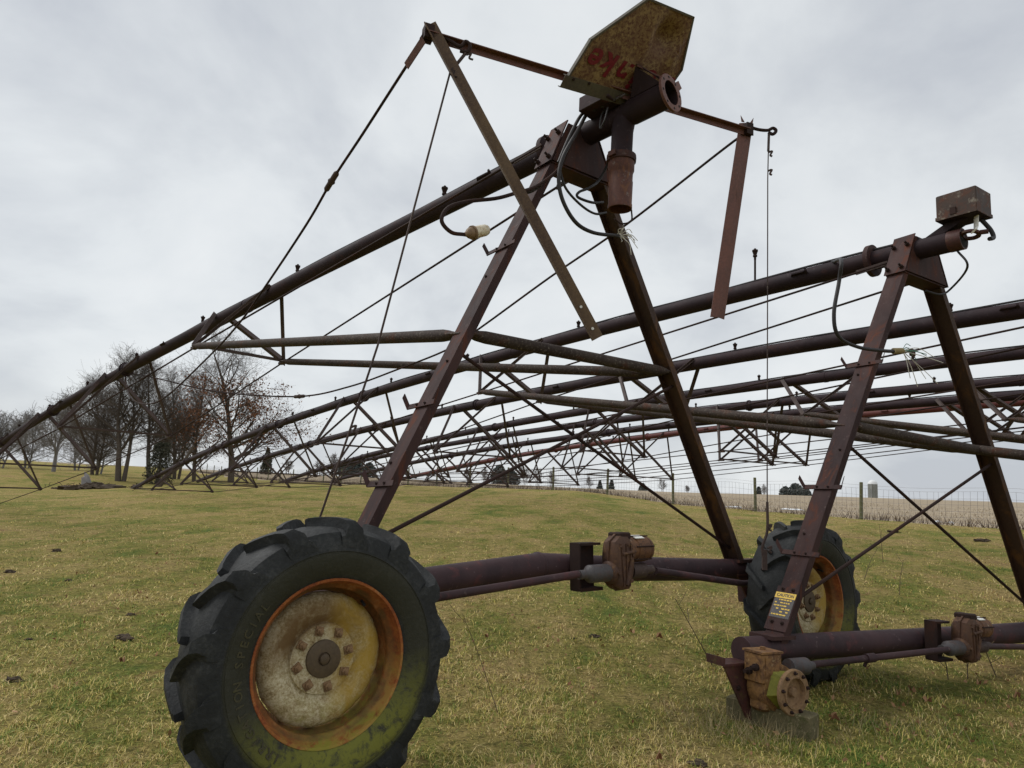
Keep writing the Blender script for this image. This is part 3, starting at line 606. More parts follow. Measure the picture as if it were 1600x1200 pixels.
def span(i, root, P, LB, pipe_flat, smax, trkey, s_start, pmat, hb=1.5255, rod_from=None, headsp=2.6, hs0=1.5, tall=None, arms=True, LBshift=0.0):
    s0, d, W, Hd = TR[trkey]; yaw = SP[i][3]; b = V((math.cos(yaw), math.sin(yaw), 0)); z = V((0, 0, 1))
    st = [s0 + d * q for q in range(len(W)) if s0 + d * q < smax - .6]
    joints = [.30] + st
    edges = [s_start] + joints + [smax]
    for a, c in zip(edges[:-1], edges[1:]):
        nn = max(2, int((c - a) / .45)); pts = [cv(i, a + (c - a) * q / nn) for q in range(nn + 1)]
        g = MB(); g.tube(pts, PR, 20, a > .2 or i != 1); g.build('pipe_section', pmat, root, smooth=60)
    for q, s in enumerate(joints):
        t = (cv(i, s + .1) - cv(i, s - .1)).normalized(); g = MB()
        if q == 0: g.lathe(cv(i, s), t, z, [(PR, -.02), (.142, -.02), (.142, .02), (PR, .02)], 24)
        elif q == 1: g.lathe(cv(i, s), t, z, [(PR, -.03), (.090, -.025), (.090, .025), (PR, .03)], 22)
        else: g.lathe(cv(i, s), t, z, [(PR, -.075), (.098, -.07), (.102, -.016), (.122, -.012), (.122, .012), (.102, .016), (.098, .07), (PR, .075)], 22)
        g.build('pipe_flange', pmat if q else M['leg'], root, smooth=40)
    near, far = [], []
    for q, s in enumerate(st):
        w, h = W[q], Hd[q]; c = cv(i, s); t = (cv(i, s + .1) - cv(i, s - .1)).normalized()
        nn, ff = c - b * w - z * h, c + b * w - z * h; near.append(nn); far.append(ff)
        ds = .78 if q else .72
        for sd, nd in ((-1, nn), (1, ff)):
            for e in (-1, 1):
                top = cv(i, s + e * ds) + b * sd * (PR * .90) + z * .035
                ax = (nd - top).normalized(); side = b * sd
                X = t - ax * t.dot(ax); Yv = ax.cross(X)
                if Yv.dot(side) < 0: Yv = -Yv
                g = MB(); wide = .062 if e * 1 > 0 else .042
                g.profile(top - ax * .03, nd + ax * .03, AN(wide, wide * .9, .006) if e > 0 else [(-.028, 0), (.028, 0), (.028, .006), (.003, .006), (.003, .034), (-.003, .034), (-.003, .006), (-.028, .006)], X, Yv)
                g.build('truss_strut', M['strut'], root)
        g = MB(); g.profile(nn, ff, AN(.032, .032, .005), t, z); g.build('cross_bar', M['strut'], root)
        for nd in (nn, ff):
            g = MB(); g.box(nd - z * .014, t, b, z, .08, .032, .016, .004); g.build('node_plate', M['strut'], root)
    end = cv(i, smax - .4) - z * .05
    for sd, nds in ((-1, near), (1, far)):
        a = rod_from[sd] if rod_from else cv(i, .0)
        pts = [a] + [p - z * .01 for p in nds] + [end + b * sd * .09]
        g = MB(); g.tube(pts, .0105, 7); g.build('truss_rod', M['rod'], root)
        m_ = pts[0] + (pts[1] - pts[0]).normalized() * .14
        g = MB(); dd = (pts[1] - pts[0]).normalized(); g.box(m_, dd, z.cross(dd), z, .13, .005, .020); g.build('rod_clevis', M['strut'], root)
    if arms:
        for sd, nd in ((-1, near[0]), (1, far[0])):
            pipe_flat(LB(sd, hb) - b * 0 + V((0, 0, 0)), nd, .042, (.16, .05)).build('brace_pipe', M['brace'], root)
    g = MB(); pts = []
    s = -.1
    while s < smax - .3: pts.append(cv(i, s) + z * (PR + .008 + .006 * math.sin(s * 2.3)) + b * -.012); s += .5
    g.tube(pts, .011, 6); g.build('pipe_cable', M['cable'], root)
    s, k = hs0, 0
    while s < smax - 1:
        sprinkler(root, cv(i, s) + z * (PR - .006), tall if (tall and k == 0) else 0.0); s += headsp; k += 1
    for s in (.95, 7.9, 13.2):                                          # welded lugs on the pipe flank
        if s < smax - 2:
            g = MB(); t = (cv(i, s + .1) - cv(i, s - .1)).normalized(); g.prism([cv(i, s - .09) - b * .075 + z * .02, cv(i, s + .09) - b * .075 + z * .02, cv(i, s + .06) - b * .115 + z * .03, cv(i, s - .06) - b * .115 + z * .03], z * -.012)
            g.prism([cv(i, s - .09) - b * .082 - z * .005, cv(i, s - .09) - b * .116 + z * .028, cv(i, s - .07) - b * .116 + z * .028, cv(i, s - .07) - b * .082 - z * .005], z * .02)
            g.build('pipe_lug', pmat, root)
    return near, far

# ---- tower and span 1 (foreground, on tractor tyres)
O1, yaw1 = TW[1]; b1, n1, u1 = frame(yaw1, *TILT[1])
P1 = lambda B, N, U: O1 + b1 * B + n1 * N + u1 * U
wheel_mats(b1, n1, u1)
r1 = empty('irrigation_span', V((O1.x, O1.y, 0)))
tag(r1, 'nearest rusty irrigation span on two tractor tyres with a mustard end panel on top', 'irrigation span', 'irrigation spans parked side by side')
legs1, LB1, pf = tower(1, r1, P1, [(-2.08, -.015), (-1.17, .052), (-.38, .100), (.26, .055), (1.59, -.02), (2.06, -.03)], (.09, .08, .95))
for s in (-1, 1):
    C = P1(2.0156 * s, .4461, -.18) - V((0, 0, .07 if s > 0 else 0))
    wh = tyre_wheel(r1, C, b1, n1, u1)
    if s > 0: wh.scale = (1.045,) * 3
    gearbox(r1, P1, s, 2.0 * s, -.18, hub=False, gm='gearcase')
shaft(r1, [P1(-1.75, .21, -.07), P1(-1.285, .25, .0), P1(-.30, .285, .066)]); shaft(r1, [P1(.42, .285, .05), P1(1.474, .25, -.10), P1(1.8, .22, -.12)])
span(1, r1, P1, LB1, pf, 25.6, 1, -.78, M['pipe'], rod_from={-1: P1(-.24, -.09, 3.10), 1: P1(.16, -.09, 3.02)}, hs0=1.56, headsp=2.58)
g = MB(); g.box(P1(1.96, .0, -.20), b1, n1, u1, .05, .09, .10); g.build('gearbox_hanger', M['leg'], r1)

E1 = cv(1, -.78); t1 = (cv(1, -.9) - cv(1, -.6)).normalized(); bp = V((math.cos(SP[1][3]), math.sin(SP[1][3]), 0)); Z = V((0, 0, 1)); pu = bp.cross(t1); pu = pu if pu.z > 0 else -pu
g = MB(); g.lathe(E1, t1, Z, [(.0862, -.016), (.0862, .004), (.130, .004), (.132, .002), (.132, -.014), (.130, -.016), (.0862, -.016)], 40); ef = g.build('end_flange', M['redbar'], r1, smooth=40)
g = MB(); g.lathe(E1, t1, Z, [(.0842, -.34), (.0905, -.31), (.0905, -.012)], 30); g.build('pipe_bell', M['pipe'], r1, smooth=40)
g = MB(); g.lathe(E1, t1, Z, [(.0857, -.29), (.0857, -.004)], 30); g.disc(E1 - t1 * .29, t1, .085, .002, 24); g.build('pipe_bore', M['black'], r1)
for k in range(8):
    a = 2 * PI * k / 8 + .2; g = MB(); c = E1 + (bp * math.cos(a) + pu * math.sin(a)) * .110 + t1 * .0035; g.disc(c, t1, .009, .002, 10); o = g.build('bolt_hole', M['black'], r1)
g = MB(); c = E1 + (bp * .72 + pu * .70) * .137 - t1 * .005; g.box(c, (bp + pu), (pu - bp), t1, .045, .028, .008); g.build('flange_tab', M['redbar'], r1)
# drop pipe below the end
D0 = cv(1, -.40); g = MB()
dz = -Z
g.tube([D0 + V((0, 0, -.03)), D0 + V((-.01, .0, -.12)), D0 + V((-.012, 0, -.26)), D0 + V((-.012, 0, -.30))], [.082, .078, .077, .077], 20); g.build('drop_elbow', M['pipe'], r1, smooth=60)
DB = D0 + V((-.012, 0, 0))
g = MB(); g.lathe(DB + dz * .33, dz, bp, [(.078, -.03), (.104, -.025), (.106, 0), (.104, .022), (.08, .03)], 24, True); g.box(DB + dz * .325 - bp * .105, bp, t1, Z, .016, .03, .018); g.box(DB + dz * .325 + bp * .105, bp, t1, Z, .016, .03, .018); g.build('drop_coupling', M['leg'], r1, smooth=40)
g = MB(); g.lathe(DB, dz, bp, [(.094, .355), (.093, .42), (.086, .435), (.084, .45), (.083, .50), (.086, .505), (.082, .665), (.085, .67), (.085, .70), (.076, .70), (.074, .60)], 28); g.build('drop_pipe', M['droprust'], r1, smooth=50)
g = MB(); g.tube(bez([DB + dz * .70 + bp * .07 - t1 * -.05, DB + dz * .78 + bp * .07 - t1 * -.05, DB + dz * .80 + bp * .02, DB + dz * .79 - bp * .06]), .006, 6); g.build('wire_hook', M['rod'], r1)
# mustard end panel (underside faces the camera), with lip, dent and upside-down lettering
bq = V((math.cos(.6645), math.sin(.6645), 0)); nq = V((math.sin(.6645), -math.cos(.6645), 0)); PH = R(50)
wq = nq * math.cos(PH) + Z * math.sin(PH); fq = bq.cross(wq)                    # fq = visible face normal
Q = cv(1, -.45) + Z * .10
pp = lambda x, y, h=0: Q + bq * x + wq * y + fq * h
poly = [(-.57, -.10), (-.53, .20), (-.26, .585), (.155, .65), (.29, .34), (.27, .22), (.10, .01)]
def build_panel():
    bm = bmesh.new(); vs = [bm.verts.new((x, y, 0)) for x, y in poly]; bm.faces.new(vs)
    bmesh.ops.triangulate(bm, faces=bm.faces)
    for _ in range(4): bmesh.ops.subdivide_edges(bm, edges=bm.edges[:], cuts=1, use_grid_fill=True)
    def dent(x, y):
        d = -.085 * math.exp(-(((x - .02) / .10) ** 2 + ((y - .46) / .09) ** 2)) + .032 * math.exp(-(((x + .10) / .05) ** 2 + ((y - .40) / .16) ** 2)) + .034 * math.exp(-(((x - .16) / .035) ** 2 + ((y - .42) / .13) ** 2))
        d += .018 * math.exp(-(((x + .13) / .07) ** 2 + ((y - .16) / .035) ** 2)) - .012 * math.exp(-(((x - .02) / .12) ** 2 + ((y - .13) / .03) ** 2))
        return d + .005 * mnoise.noise(V((x * 7, y * 7, 2)))
    mb = MB(); vl = list(bm.verts); ix = {v: k for k, v in enumerate(vl)}
    top = [pp(v.co.x, v.co.y, dent(v.co.x, v.co.y)) for v in vl]; bot = [pp(v.co.x, v.co.y, dent(v.co.x, v.co.y) - .005) for v in vl]
    nv = len(vl); fs = []
    for f in bm.faces: q = [ix[v] for v in f.verts]; fs.append(tuple(q)); fs.append(tuple(k + nv for k in reversed(q)))
    for e in bm.edges:
        if len(e.link_faces) == 1: a, c = ix[e.verts[0]], ix[e.verts[1]]; fs.append((a, c, c + nv, a + nv))
    mb.add(top + bot, fs); bm.free()
    pan = mb.build('end_panel', M['panel'], r1, smooth=40)
    for (x0, y0), (x1, y1) in zip(poly[:5], poly[1:6]):
        e = MB(); a, c = pp(x0, y0, -.008), pp(x1, y1, -.008); d = (c - a).normalized()
        e.box((a + c) / 2, d, fq.cross(d), fq, (c - a).length / 2 + .004, .007, .014); e.build('panel_lip', M['paneledge'], pan)
    e = MB(); e.profile(pp(-.60, -.10, .012), pp(.02, .0, .012), CH(.085, .03, .005), wq, -fq); e.build('panel_channel', M['paneledge'], pan)
    for x, y in ((-.53, -.06), (-.40, -.035), (-.06, .075)): bolt(pan, pp(x, y, .013), fq, .010, .01)
    txt = [('R', .22, .20), ('e', .07, .175), ('i', -.06, .135), ('n', -.17, .135), ('k', -.305, .135), ('e', -.43, .115)]
    mb = MB()
    for chh, x, y in txt:
        fc = bpy.data.curves.new('t', 'FONT'); fc.body = chh; fc.size = .215; fc.align_x = 'CENTER'; fc.extrude = .0008; fc.offset = .0055; fc.shear = .22; fc.resolution_u = 4
        fo = bpy.data.objects.new('t', fc); me = fo.to_mesh()
        X, Y = (bq * -1 + wq * -.10).normalized(), (wq * -1)
        mb.add([pp(x, y + .062, dent(x - v.co.x, y - v.co.y) + .006) + X * v.co.x + Y * v.co.y + fq * v.co.z for v in me.vertices], [tuple(p.vertices) for p in me.polygons])
        fo.to_mesh_clear(); bpy.data.objects.remove(fo); bpy.data.curves.remove(fc)
    mb.build('panel_lettering', M['lettering'], pan, smooth=0)
build_panel()
# gusset saddle between panel and pipe
for d in (-.075, .06):
    g = MB(); g.prism([pp(-.06 + d * .7, .20, .012), cv(1, -.74) + bp * d + Z * .06, cv(1, -.50) + bp * d + Z * .055], bp * .008); g.build('panel_gusset', M['pipe'], r1)
g = MB(); g.prism([pp(-.115, .215, .01), pp(-.03, .22, .01), cv(1, -.77) + bp * .075 + Z * .05, cv(1, -.77) - bp * .075 + Z * .05], t1 * .007); g.build('gusset_plate', M['pipe'], r1)
g = MB(); a, c = pp(-.10, .21, .03), cv(1, -.745) - bp * .045 + Z * .10; dd = (c - a).normalized(); g.box((a + c) / 2, dd, bp, dd.cross(bp), (c - a).length / 2, .016, .004); g.build('slotted_strap', M['redbar'], r1)
# connection box under the panel
g = MB(); c = cv(1, -.28) - bp * .13 + Z * .105; g.box(c, t1, bp, Z, .13, .085, .055, .006); g.build('junction_box', M['beam'], r1)
g = MB(); c = cv(1, -.36) - bp * .08 + Z * .085
for k in range(4): g.tube(bez([c + t1 * .03 * k - bp * .03, c + t1 * (.03 * k + .01) - bp * .06 - Z * .03, c + t1 * (.03 * k + .035) - bp * .04 - Z * .01]), .008, 6)
g.build('cable_clamps', M['galv'], r1)
# cross arm with dangling bars, hooks, stay cables and hanging wires
AL, AR = V((-.64, 3.985, 4.15)), V((1.695, 4.945, 4.15)); ad = (AR - AL).normalized()
g = MB(); g.profile(AL - ad * .02, AR + ad * .0, AN(.045, .045, .006), V((ad.y, -ad.x, 0)), -Z); g.build('cross_arm', M['redbar'], r1)
PB = V((.484, 4.22, 2.286)); av = (PB - AL).normalized(); side = av.cross(V((0, 1, 0))).normalized()
g = MB(); g.profile(AL + V((-.02, -.02, .03)), PB, AN(.076, .05, .007), side, V((0, -1, 0))); ob = g.build('dangling_bar', M['olivebar'], r1); ob['label'] = 'long olive dangling bar'
for q in (.97, .90): 
    h = MB(); p = AL + (PB - AL) * q + V((0, -.012, 0)) + side * .038; h.disc(p, V((0, -1, 0)), .009, .003, 10); h.build('bolt_hole', M['label'], r1)
RB = V((1.488, 4.95, 2.67)); av = (RB - AR).normalized(); side = av.cross(V((0, 1, 0))).normalized()
g = MB(); tip = AR + V((0, .0, .06)); g.profile(tip, RB, [(-.052, -.024), (0, .0), (.052, -.024), (.052, -.017), (0, .007), (-.052, -.017)], side, V((0, -1, 0)))
ob = g.build('dangling_bar', M['redbar'], r1); ob['label'] = 'short red-brown dangling bar'
for s_ in (-1, 1):
    h = MB(); h.prism([tip + side * .043 * s_ + V((0, -.01, 0)), tip + side * .02 * s_ + V((0, -.01, 0)), tip + side * .05 * s_ + V((0, -.01, .05))], V((0, .006, 0))); h.build('torn_tip', M['redbar'], r1)
def arm_end(A, sgn, hookpts, dwn, lab_parts):
    g = MB(); g.box(A + V((0, 0, .0)), ad, V((-ad.y, ad.x, 0)), Z, .03, .04, .045); g.prism([A + V((-.05, -.01, -.04)), A + V((.05, -.01, -.04)), A + V((.0, -.01, .06))], V((0, .012, 0))); g.build('arm_bracket', M['rod'], r1)
    g = MB(); g.tube(bez(hookpts, 6), .0125, 8); g.build('hook', M['rod'], r1)
hl = [AL + V((.02, 0, .02)), AL + V((.11, .02, -.01)), AL + V((.20, .03, -.055)), AL + V((.235, .03, -.02)), AL + V((.265, .03, -.045)), AL + V((.25, .03, -.09)), AL + V((.205, .03, -.085))]
arm_end(AL, -1, hl, 0, 0)
hr = [AR + V((.02, 0, .03)), AR + V((.09, 0, .012)), AR + V((.16, 0, .01)), AR + V((.20, 0, .03)), AR + V((.225, 0, .01)), AR + V((.20, 0, -.02)), AR + V((.165, 0, -.005))]
arm_end(AR, 1, hr, 0, 0)
J1 = cv(1, 9.73)
def stay(A, pts, tb):
    g = MB(); g.tube(bez([A] + pts, 8), .010, 7); g.build('stay_cable', M['rod'], r1)
    g = MB(); a, d = tb; g.lathe(a, d, Z, [(.012, -.11), (.022, -.09), (.022, -.02), (.03, 0), (.022, .02), (.022, .09), (.012, .11)], 10, True); g.build('turnbuckle', M['strut'], r1)
dJ = (J1 - AL)
mid = lambda A, q, sag: A + (J1 - A) * q - Z * sag
SL = [(.045, .115), (.09, .24), (.14, .37), (.186, .54), (.282, .79), (.354, .94), (.468, 1.04), (.666, 1.11), (.812, .92), (.925, .60), (.985, .25), (1.0, .06)]
SR = [(.01, .05), (.096, .43), (.169, .69), (.246, .99), (.285, 1.12), (.355, 1.2), (.43, 1.26), (.519, 1.23), (.669, .95), (.776, .68), (.864, .42), (.96, .16), (1.0, .08)]
stay(AL + V((-.02, 0, -.03)), [mid(AL, *q) for q in SL], (mid(AL, .14, .37), (mid(AL, .186, .54) - mid(AL, .09, .24)).normalized()))
stay(AR + V((0, 0, -.04)), [mid(AR, *q) for q in SR], (mid(AR, .519, 1.23), (mid(AR, .6, 1.10) - mid(AR, .47, 1.25)).normalized()))
g = MB(); a = AL + V((-.035, 0, -.06)); d = (mid(AL, .14, .37) - AL).normalized(); g.box(a + d * .09, d, V((0, 1, 0)), d.cross(V((0, 1, 0))), .11, .006, .024); g.build('rod_clevis', M['redbar'], r1)
# lamp on a gooseneck
lamp_c = P1(-1.015, .14, 2.138); ld = (P1(-.86, .14, 2.205) - P1(-1.034, .14, 2.128)).normalized()
g = MB(); g.tube(bez([P1(-.20, .19, 3.02), P1(-.30, .17, 2.80), P1(-.485, .14, 2.615), P1(-.68, .14, 2.501), P1(-.838, .14, 2.418), P1(-1.061, .14, 2.33), P1(-1.201, .14, 2.248), P1(-1.244, .14, 2.154), P1(-1.175, .14, 2.10), lamp_c - ld * .07], 8), .0125, 8); g.build('gooseneck', M['rod'], r1)
g = MB(); g.lathe(lamp_c, ld, Z, [(.012, -.07), (.018, -.05), (.030, -.036), (.037, -.022), (.037, -.008), (.045, -.006), (.045, .006), (.038, .008)], 18, True); g.build('lamp_cap', M['lampcap'], r1, smooth=40)
g = MB(); g.lathe(lamp_c, ld, Z, [(.037, .004), (.038, .055), (.037, .10), (.031, .118), (.018, .130), (.001, .133)], 20, True); g.build('lamp_glass', M['glass'], r1, smooth=60)
# loose electric cables around the cap
def cable(root, pts, r=.014, mat='cable', name='electric_cable'):
    g = MB(); g.tube(bez(pts, 8), r, 8); return g.build(name, M[mat], root, smooth=60)
jb = cv(1, -.28) - bp * .15 + Z * .05
cable(r1, [jb + t1 * .04, P1(-.016, .19, 3.34), P1(-.132, .19, 3.149), P1(-.292, .19, 2.871), P1(-.336, .19, 2.689), P1(-.297, .19, 2.536), P1(-.178, .19, 2.415), P1(.009, .17, 2.398), P1(.26, .14, 2.45), P1(.34, .12, 2.47)])
cable(r1, [jb - t1 * .02, P1(-.07, .17, 3.30), P1(-.19, .17, 3.10), P1(-.30, .15, 2.84)], .013)
cable(r1, [P1(-.60, .02, 2.60), P1(-.62, -.02, 2.72), P1(-.625, -.04, 2.83), cv(1, .78) + Z * .09 - bp * .05, cv(1, .80) + Z * .10], .013)
cable(r1, [P1(-.60, .02, 2.60), P1(-.52, .08, 2.58), P1(-.44, .12, 2.64)], .013)
cable(r1, [cv(1, -.36) - Z * .07 + bp * .05, P1(.14, .14, 2.885), P1(.02, .14, 2.76), P1(-.093, .14, 2.688), P1(-.107, .14, 2.644), P1(.034, .14, 2.645), P1(.18, .11, 2.70)], .010)
cable(r1, [P1(-.30, .16, 2.78), P1(-.24, .16, 2.66), P1(-.10, .16, 2.58), P1(.05, .15, 2.56), P1(.20, .12, 2.62)], .009)
rnd = random.Random(3); g = MB(); c = P1(.33, .13, 2.47)
for k in range(16):
    d = V((rnd.uniform(-.3, 1), rnd.uniform(-1, .2), rnd.uniform(-.9, .5))).normalized() * rnd.uniform(.05, .15)
    g.tube(bez([c, c + d * .5 + V((rnd.uniform(-.03, .03), rnd.uniform(-.03, .03), rnd.uniform(-.02, .04))), c + d + V((0, 0, rnd.uniform(-.05, .02)))], 5), .0028, 4)
g.build('frayed_wires', M['white'], r1)
g = MB(); c = cv(1, -.31) - bp * .10
g.tube(bez([c + Z * .06, c - bp * .05 - Z * .02, c - bp * .06 - Z * .12, c - Z * .10 - bp * .09 + t1 * .06, c - Z * .0 - bp * .07 + t1 * .07], 8), .006, 6); g.build('wire_loop', M['cable'], r1)

# hanging wires: things of their own
hookL, hookR = hl[-2], hr[-2]
m = MB(); pts = [hookL + V((-.01, 0, -.01)), V((-.487, 4.0, 3.906)), V((-.801, 4.0, 2.146)), V((-.918, 4.0, 1.656)), V((-1.041, 4.0, 1.169)), V((-1.10, 4.0, .95))]
m.tube(pts, .0065, 6); m.tube([hookL + V((-.01, 0, -.01)), V((-.487, 4.0, 3.906))], .011, 6)
for q in (pts[1], hookL + V((-.005, 0, -.02)), pts[3]): m.tube(bez([q, q + V((.03, 0, .012)), q + V((.02, 0, -.02)), q + V((.045, 0, -.03))], 4), .007, 5)
tag(m.build('hanging_wire', M['strut']), 'rusty wire slanting from the left arm hook down behind the front tyre', 'wire', 'wires hanging from the cross arm')
m = MB(); b0 = hookR + V((-.03, 0, -.0)); yb = b0.y
pts = [b0 + V((0, 0, -.01)), b0 + V((-.005, 0, -.15)), b0 + V((-.01, 0, -.36)), b0 + V((-.015, 0, -1.5)), b0 + V((-.02, 0, -2.4)), b0 + V((-.02, 0, -2.78))]
m.tube(pts, .0045, 6); m.tube([b0, b0 + V((-.005, 0, -.14))], .010, 6)
for q in (pts[1], b0 + V((-.008, 0, -.30)), b0 + V((-.02, 0, -2.95)), b0 + V((-.02, 0, -3.1))): m.tube(bez([q, q + V((.03, 0, .012)), q + V((.015, 0, -.02)), q + V((.03, 0, -.03))], 4), .008, 5)
m.tube(bez([pts[-1], pts[-1] + V((0, 0, -.2)), pts[-1] + V((-.035, 0, -.32)), pts[-1] + V((-.01, 0, -.46))], 5), .010, 6); m.box(pts[-1] + V((-.02, 0, -.40)), (1, 0, 0), (0, 1, 0), (0, 0, 1), .016, .01, .07)
tag(m.build('hanging_wire', M['strut']), 'plumb wire hanging from the right arm hook in front of the back tyre', 'wire', 'wires hanging from the cross arm')

# ---- tower and span 2 (wheels gone, near end on a timber)
O2, yaw2 = TW[2]; b2, n2, u2 = frame(yaw2, *TILT[2])
P2 = lambda B, N, U: O2 + b2 * B + n2 * N + u2 * U
r2 = empty('irrigation_span', V((O2.x, O2.y, .05)))
tag(r2, 'irrigation span without wheels, rusty box on top, its yellow gearbox propped on a timber block', 'irrigation span', 'irrigation spans parked side by side')
legs2, LB2, pf2 = tower(2, r2, P2, [(-2.09, -.039), (-1.19, -.032), (0, -.030), (1.46, -.015), (2.06, -.01)], (.03, -.02, .9))
for s in (-1, 1): gearbox(r2, P2, s, 2.0 * s + (.0 if s < 0 else -.0), -.215)
shaft(r2, [P2(-1.66, .19, -.10), P2(-1.10, .24, -.072), P2(-.28, .285, -.04)], .022); shaft(r2, [P2(.26, .275, -.04), P2(1.6, .22, -.10)], .022)
g = MB(); g.tube([P2(-1.17, .235, -.075), P2(-1.09, .24, -.071)], .030, 12); g.tube([P2(-1.15, .235, -.075), P2(-1.15, .21, -.13)], .012, 6); g.build('shaft_clamp', M['beam'], r2)
span(2, r2, P2, LB2, pf2, 38.6, 2, -.42, M['pipe'], rod_from={-1: P2(-.24, -.09, 3.02), 1: P2(.16, -.09, 2.95)}, hs0=1.48, headsp=2.66, tall=.24)
E2 = cv(2, -.42); t2 = (cv(2, -.6) - cv(2, -.3)).normalized(); bp2 = V((math.cos(SP[2][3]), math.sin(SP[2][3]), 0))
g = MB(); g.lathe(E2, t2, Z, [(.0855, -.10), (.0875, -.095), (.0875, .004), (.074, .004), (.074, -.30)], 30); g.build('pipe_end_ring', M['redend'], r2, smooth=40)
g = MB(); g.lathe(E2, t2, Z, [(.0735, -.30), (.0735, -.001)], 26); g.disc(E2 - t2 * .0, t2, .0733, .002, 24); g.build('pipe_bore', M['black'], r2)
cbx = cv(2, -.43) + Z * .262 - bp2 * .0
nx = V((math.sin(yaw2 + .05), -math.cos(yaw2 + .05), 0)); bx = V((math.cos(yaw2 + .05), math.sin(yaw2 + .05), 0))
g = MB(); g.box(cbx, nx, bx, Z, .150, .125, .105, .006); cb = g.build('control_box', M['boxrust'], r2, smooth=25)
g = MB()
for sx in (-1, 1):
    g.box(cbx + nx * .152 * sx - Z * .092, nx, bx, Z, .003, .13, .014); g.box(cbx + bx * .127 * sx - Z * .092, nx, bx, Z, .155, .003, .014)
g.build('box_lip', M['boxrust'], cb); g = MB(); g.box(cbx - bx * .129 - Z * .055 - nx * .02, nx, bx, Z, .022, .006, .028); g.build('box_latch', M['rod'], cb)
g = MB(); g.box(cbx - Z * .107, nx, bx, Z, .146, .118, .003); g.prism([cbx - nx * .10 - Z * .105 - bx * .05, cbx + nx * .06 - Z * .105 - bx * .05, cv(2, -.30) + Z * .075 - bx * .04, cv(2, -.16) + Z * .075 - bx * .04], bx * .10); g.build('box_bracket', M['pipe'], r2)
c0 = cbx + nx * .10 - Z * .10
g = MB(); g.tube(bez([c0 - bx * .02, c0 - bx * .03 - Z * .08, c0 - bx * .04 - Z * .12 + nx * .0, c0 - bx * .08 - Z * .15], 6), .022, 10, True, [.35] * 19); g.build('pale_strap', M['label'], r2)
g = MB(); g.tube(bez([c0 + bx * .07 - Z * .02, c0 + bx * .11 + nx * .04 - Z * .10, c0 + bx * .11 + nx * .06 - Z * .17, c0 + bx * .04 + nx * .06 - Z * .20], 7), .017, 10); g.build('conduit', M['cable'], r2, smooth=60)
g = MB(); c = E2 + t2 * .05 + Z * .02
g.lathe(c, (Z + bp2 * .2).normalized(), bp2, [(.045, -.01), (.075, -.01), (.075, .01), (.045, .01), (.045, -.01)], 18); g.tube([c + t2 * .07 - bp2 * .0, c + t2 * .12 + bp2 * .02], .02, 8); g.build('coupling_hook', M['redend'], r2)
cable(r2, [E2 - Z * .08 - t2 * .05, E2 - Z * .24 + t2 * .02, P2(.33, .10, 2.86), P2(.16, .10, 2.78), P2(.05, .05, 2.80)], .009)
cable(r2, [cv(2, .75) + Z * .095, cv(2, .60) - bp2 * .09 + Z * .05, P2(-1.16, .10, 2.76), P2(-1.218, .12, 2.571), P2(-1.284, .12, 2.309), P2(-1.237, .12, 2.149), P2(-1.011, .12, 2.107), P2(-.692, .12, 2.134), P2(-.52, .12, 2.16)], .014)
c = P2(-.46, .13, 2.172); g = MB(); g.tube([P2(-.56, .12, 2.155), c], .024, 12); g.build('cable_ferrule', M['straw'], r2)
for mt, sd, nn_ in (('white', 5, 7), ('greenwire', 8, 6)):
    rnd = random.Random(sd); g = MB()
    for k in range(nn_):
        d = b2 * rnd.uniform(.1, .4) + Z * rnd.uniform(-.28 if mt == 'white' else -.06, .08) + n2 * rnd.uniform(-.05, .12)
        g.tube(bez([c, c + d * .5 + Z * rnd.uniform(0, .05), c + d], 5), .0032, 4)
    g.build('frayed_wires', M[mt], r2)
g = MB(); g.box(c + b2 * .14 + Z * .01, b2, n2, Z, .03, .012, .03, .006); g.build('wire_tag', M['redend'], r2)
# gusset plate with caution decal at the near foot
p0, t, o = legs2[-1]
c0 = p0 + t * .235 + o * .035
g = MB(); g.box(c0, n2, t, o, .085, .155, .004); gp = g.build('foot_gusset', M['leg'], r2)
for q, d in ((-.10, -.04), (-.10, .04), (.135, -.04), (.135, .04)): bolt(gp, c0 + t * q + n2 * d + o * .004, o, .013, .016)
g = MB(); g.box(c0 + t * .017 + o * .0046, n2, t, o, .078, .085, .0012); g.build('decal_plate', M['decalblack'], gp)
g = MB(); g.box(c0 + t * .089 + o * .0064, n2, t, o, .080, .020, .0012); g.build('decal_header', M['decalyellow'], gp)
def flat_text(txt, size, c, X, Y, Nn, mat, name, parent):
    fc = bpy.data.curves.new('t', 'FONT'); fc.body = txt; fc.size = size; fc.align_x = 'CENTER'; fc.align_y = 'CENTER'; fc.extrude = .0004; fc.offset = .0006
    fo = bpy.data.objects.new('t', fc); me = fo.to_mesh(); mb = MB()
    mb.add([c + X * v.co.x + Y * v.co.y + Nn * (v.co.z + .0012) for v in me.vertices], [tuple(p.vertices) for p in me.polygons])
    fo.to_mesh_clear(); bpy.data.objects.remove(fo); bpy.data.curves.remove(fc); return mb.build(name, mat, parent, smooth=0)
flat_text('CAUTION', .030, c0 + t * .089 + o * .0072, n2, t, o, M['decalblack'], 'decal_lettering', gp)
g = MB(); rnd = random.Random(2)
for k in range(6):
    x = -.065
    while x < .06:
        w = rnd.uniform(.008, .022)
        if x + w > .066: break
        if rnd.random() < .8: g.box(c0 + t * (.058 - k * .021) + n2 * (x + w / 2) + o * .0064, n2, t, o, w / 2, .0042, .0008)
        x += w + .005
g.build('decal_small_print', M['decalyellow'], gp)

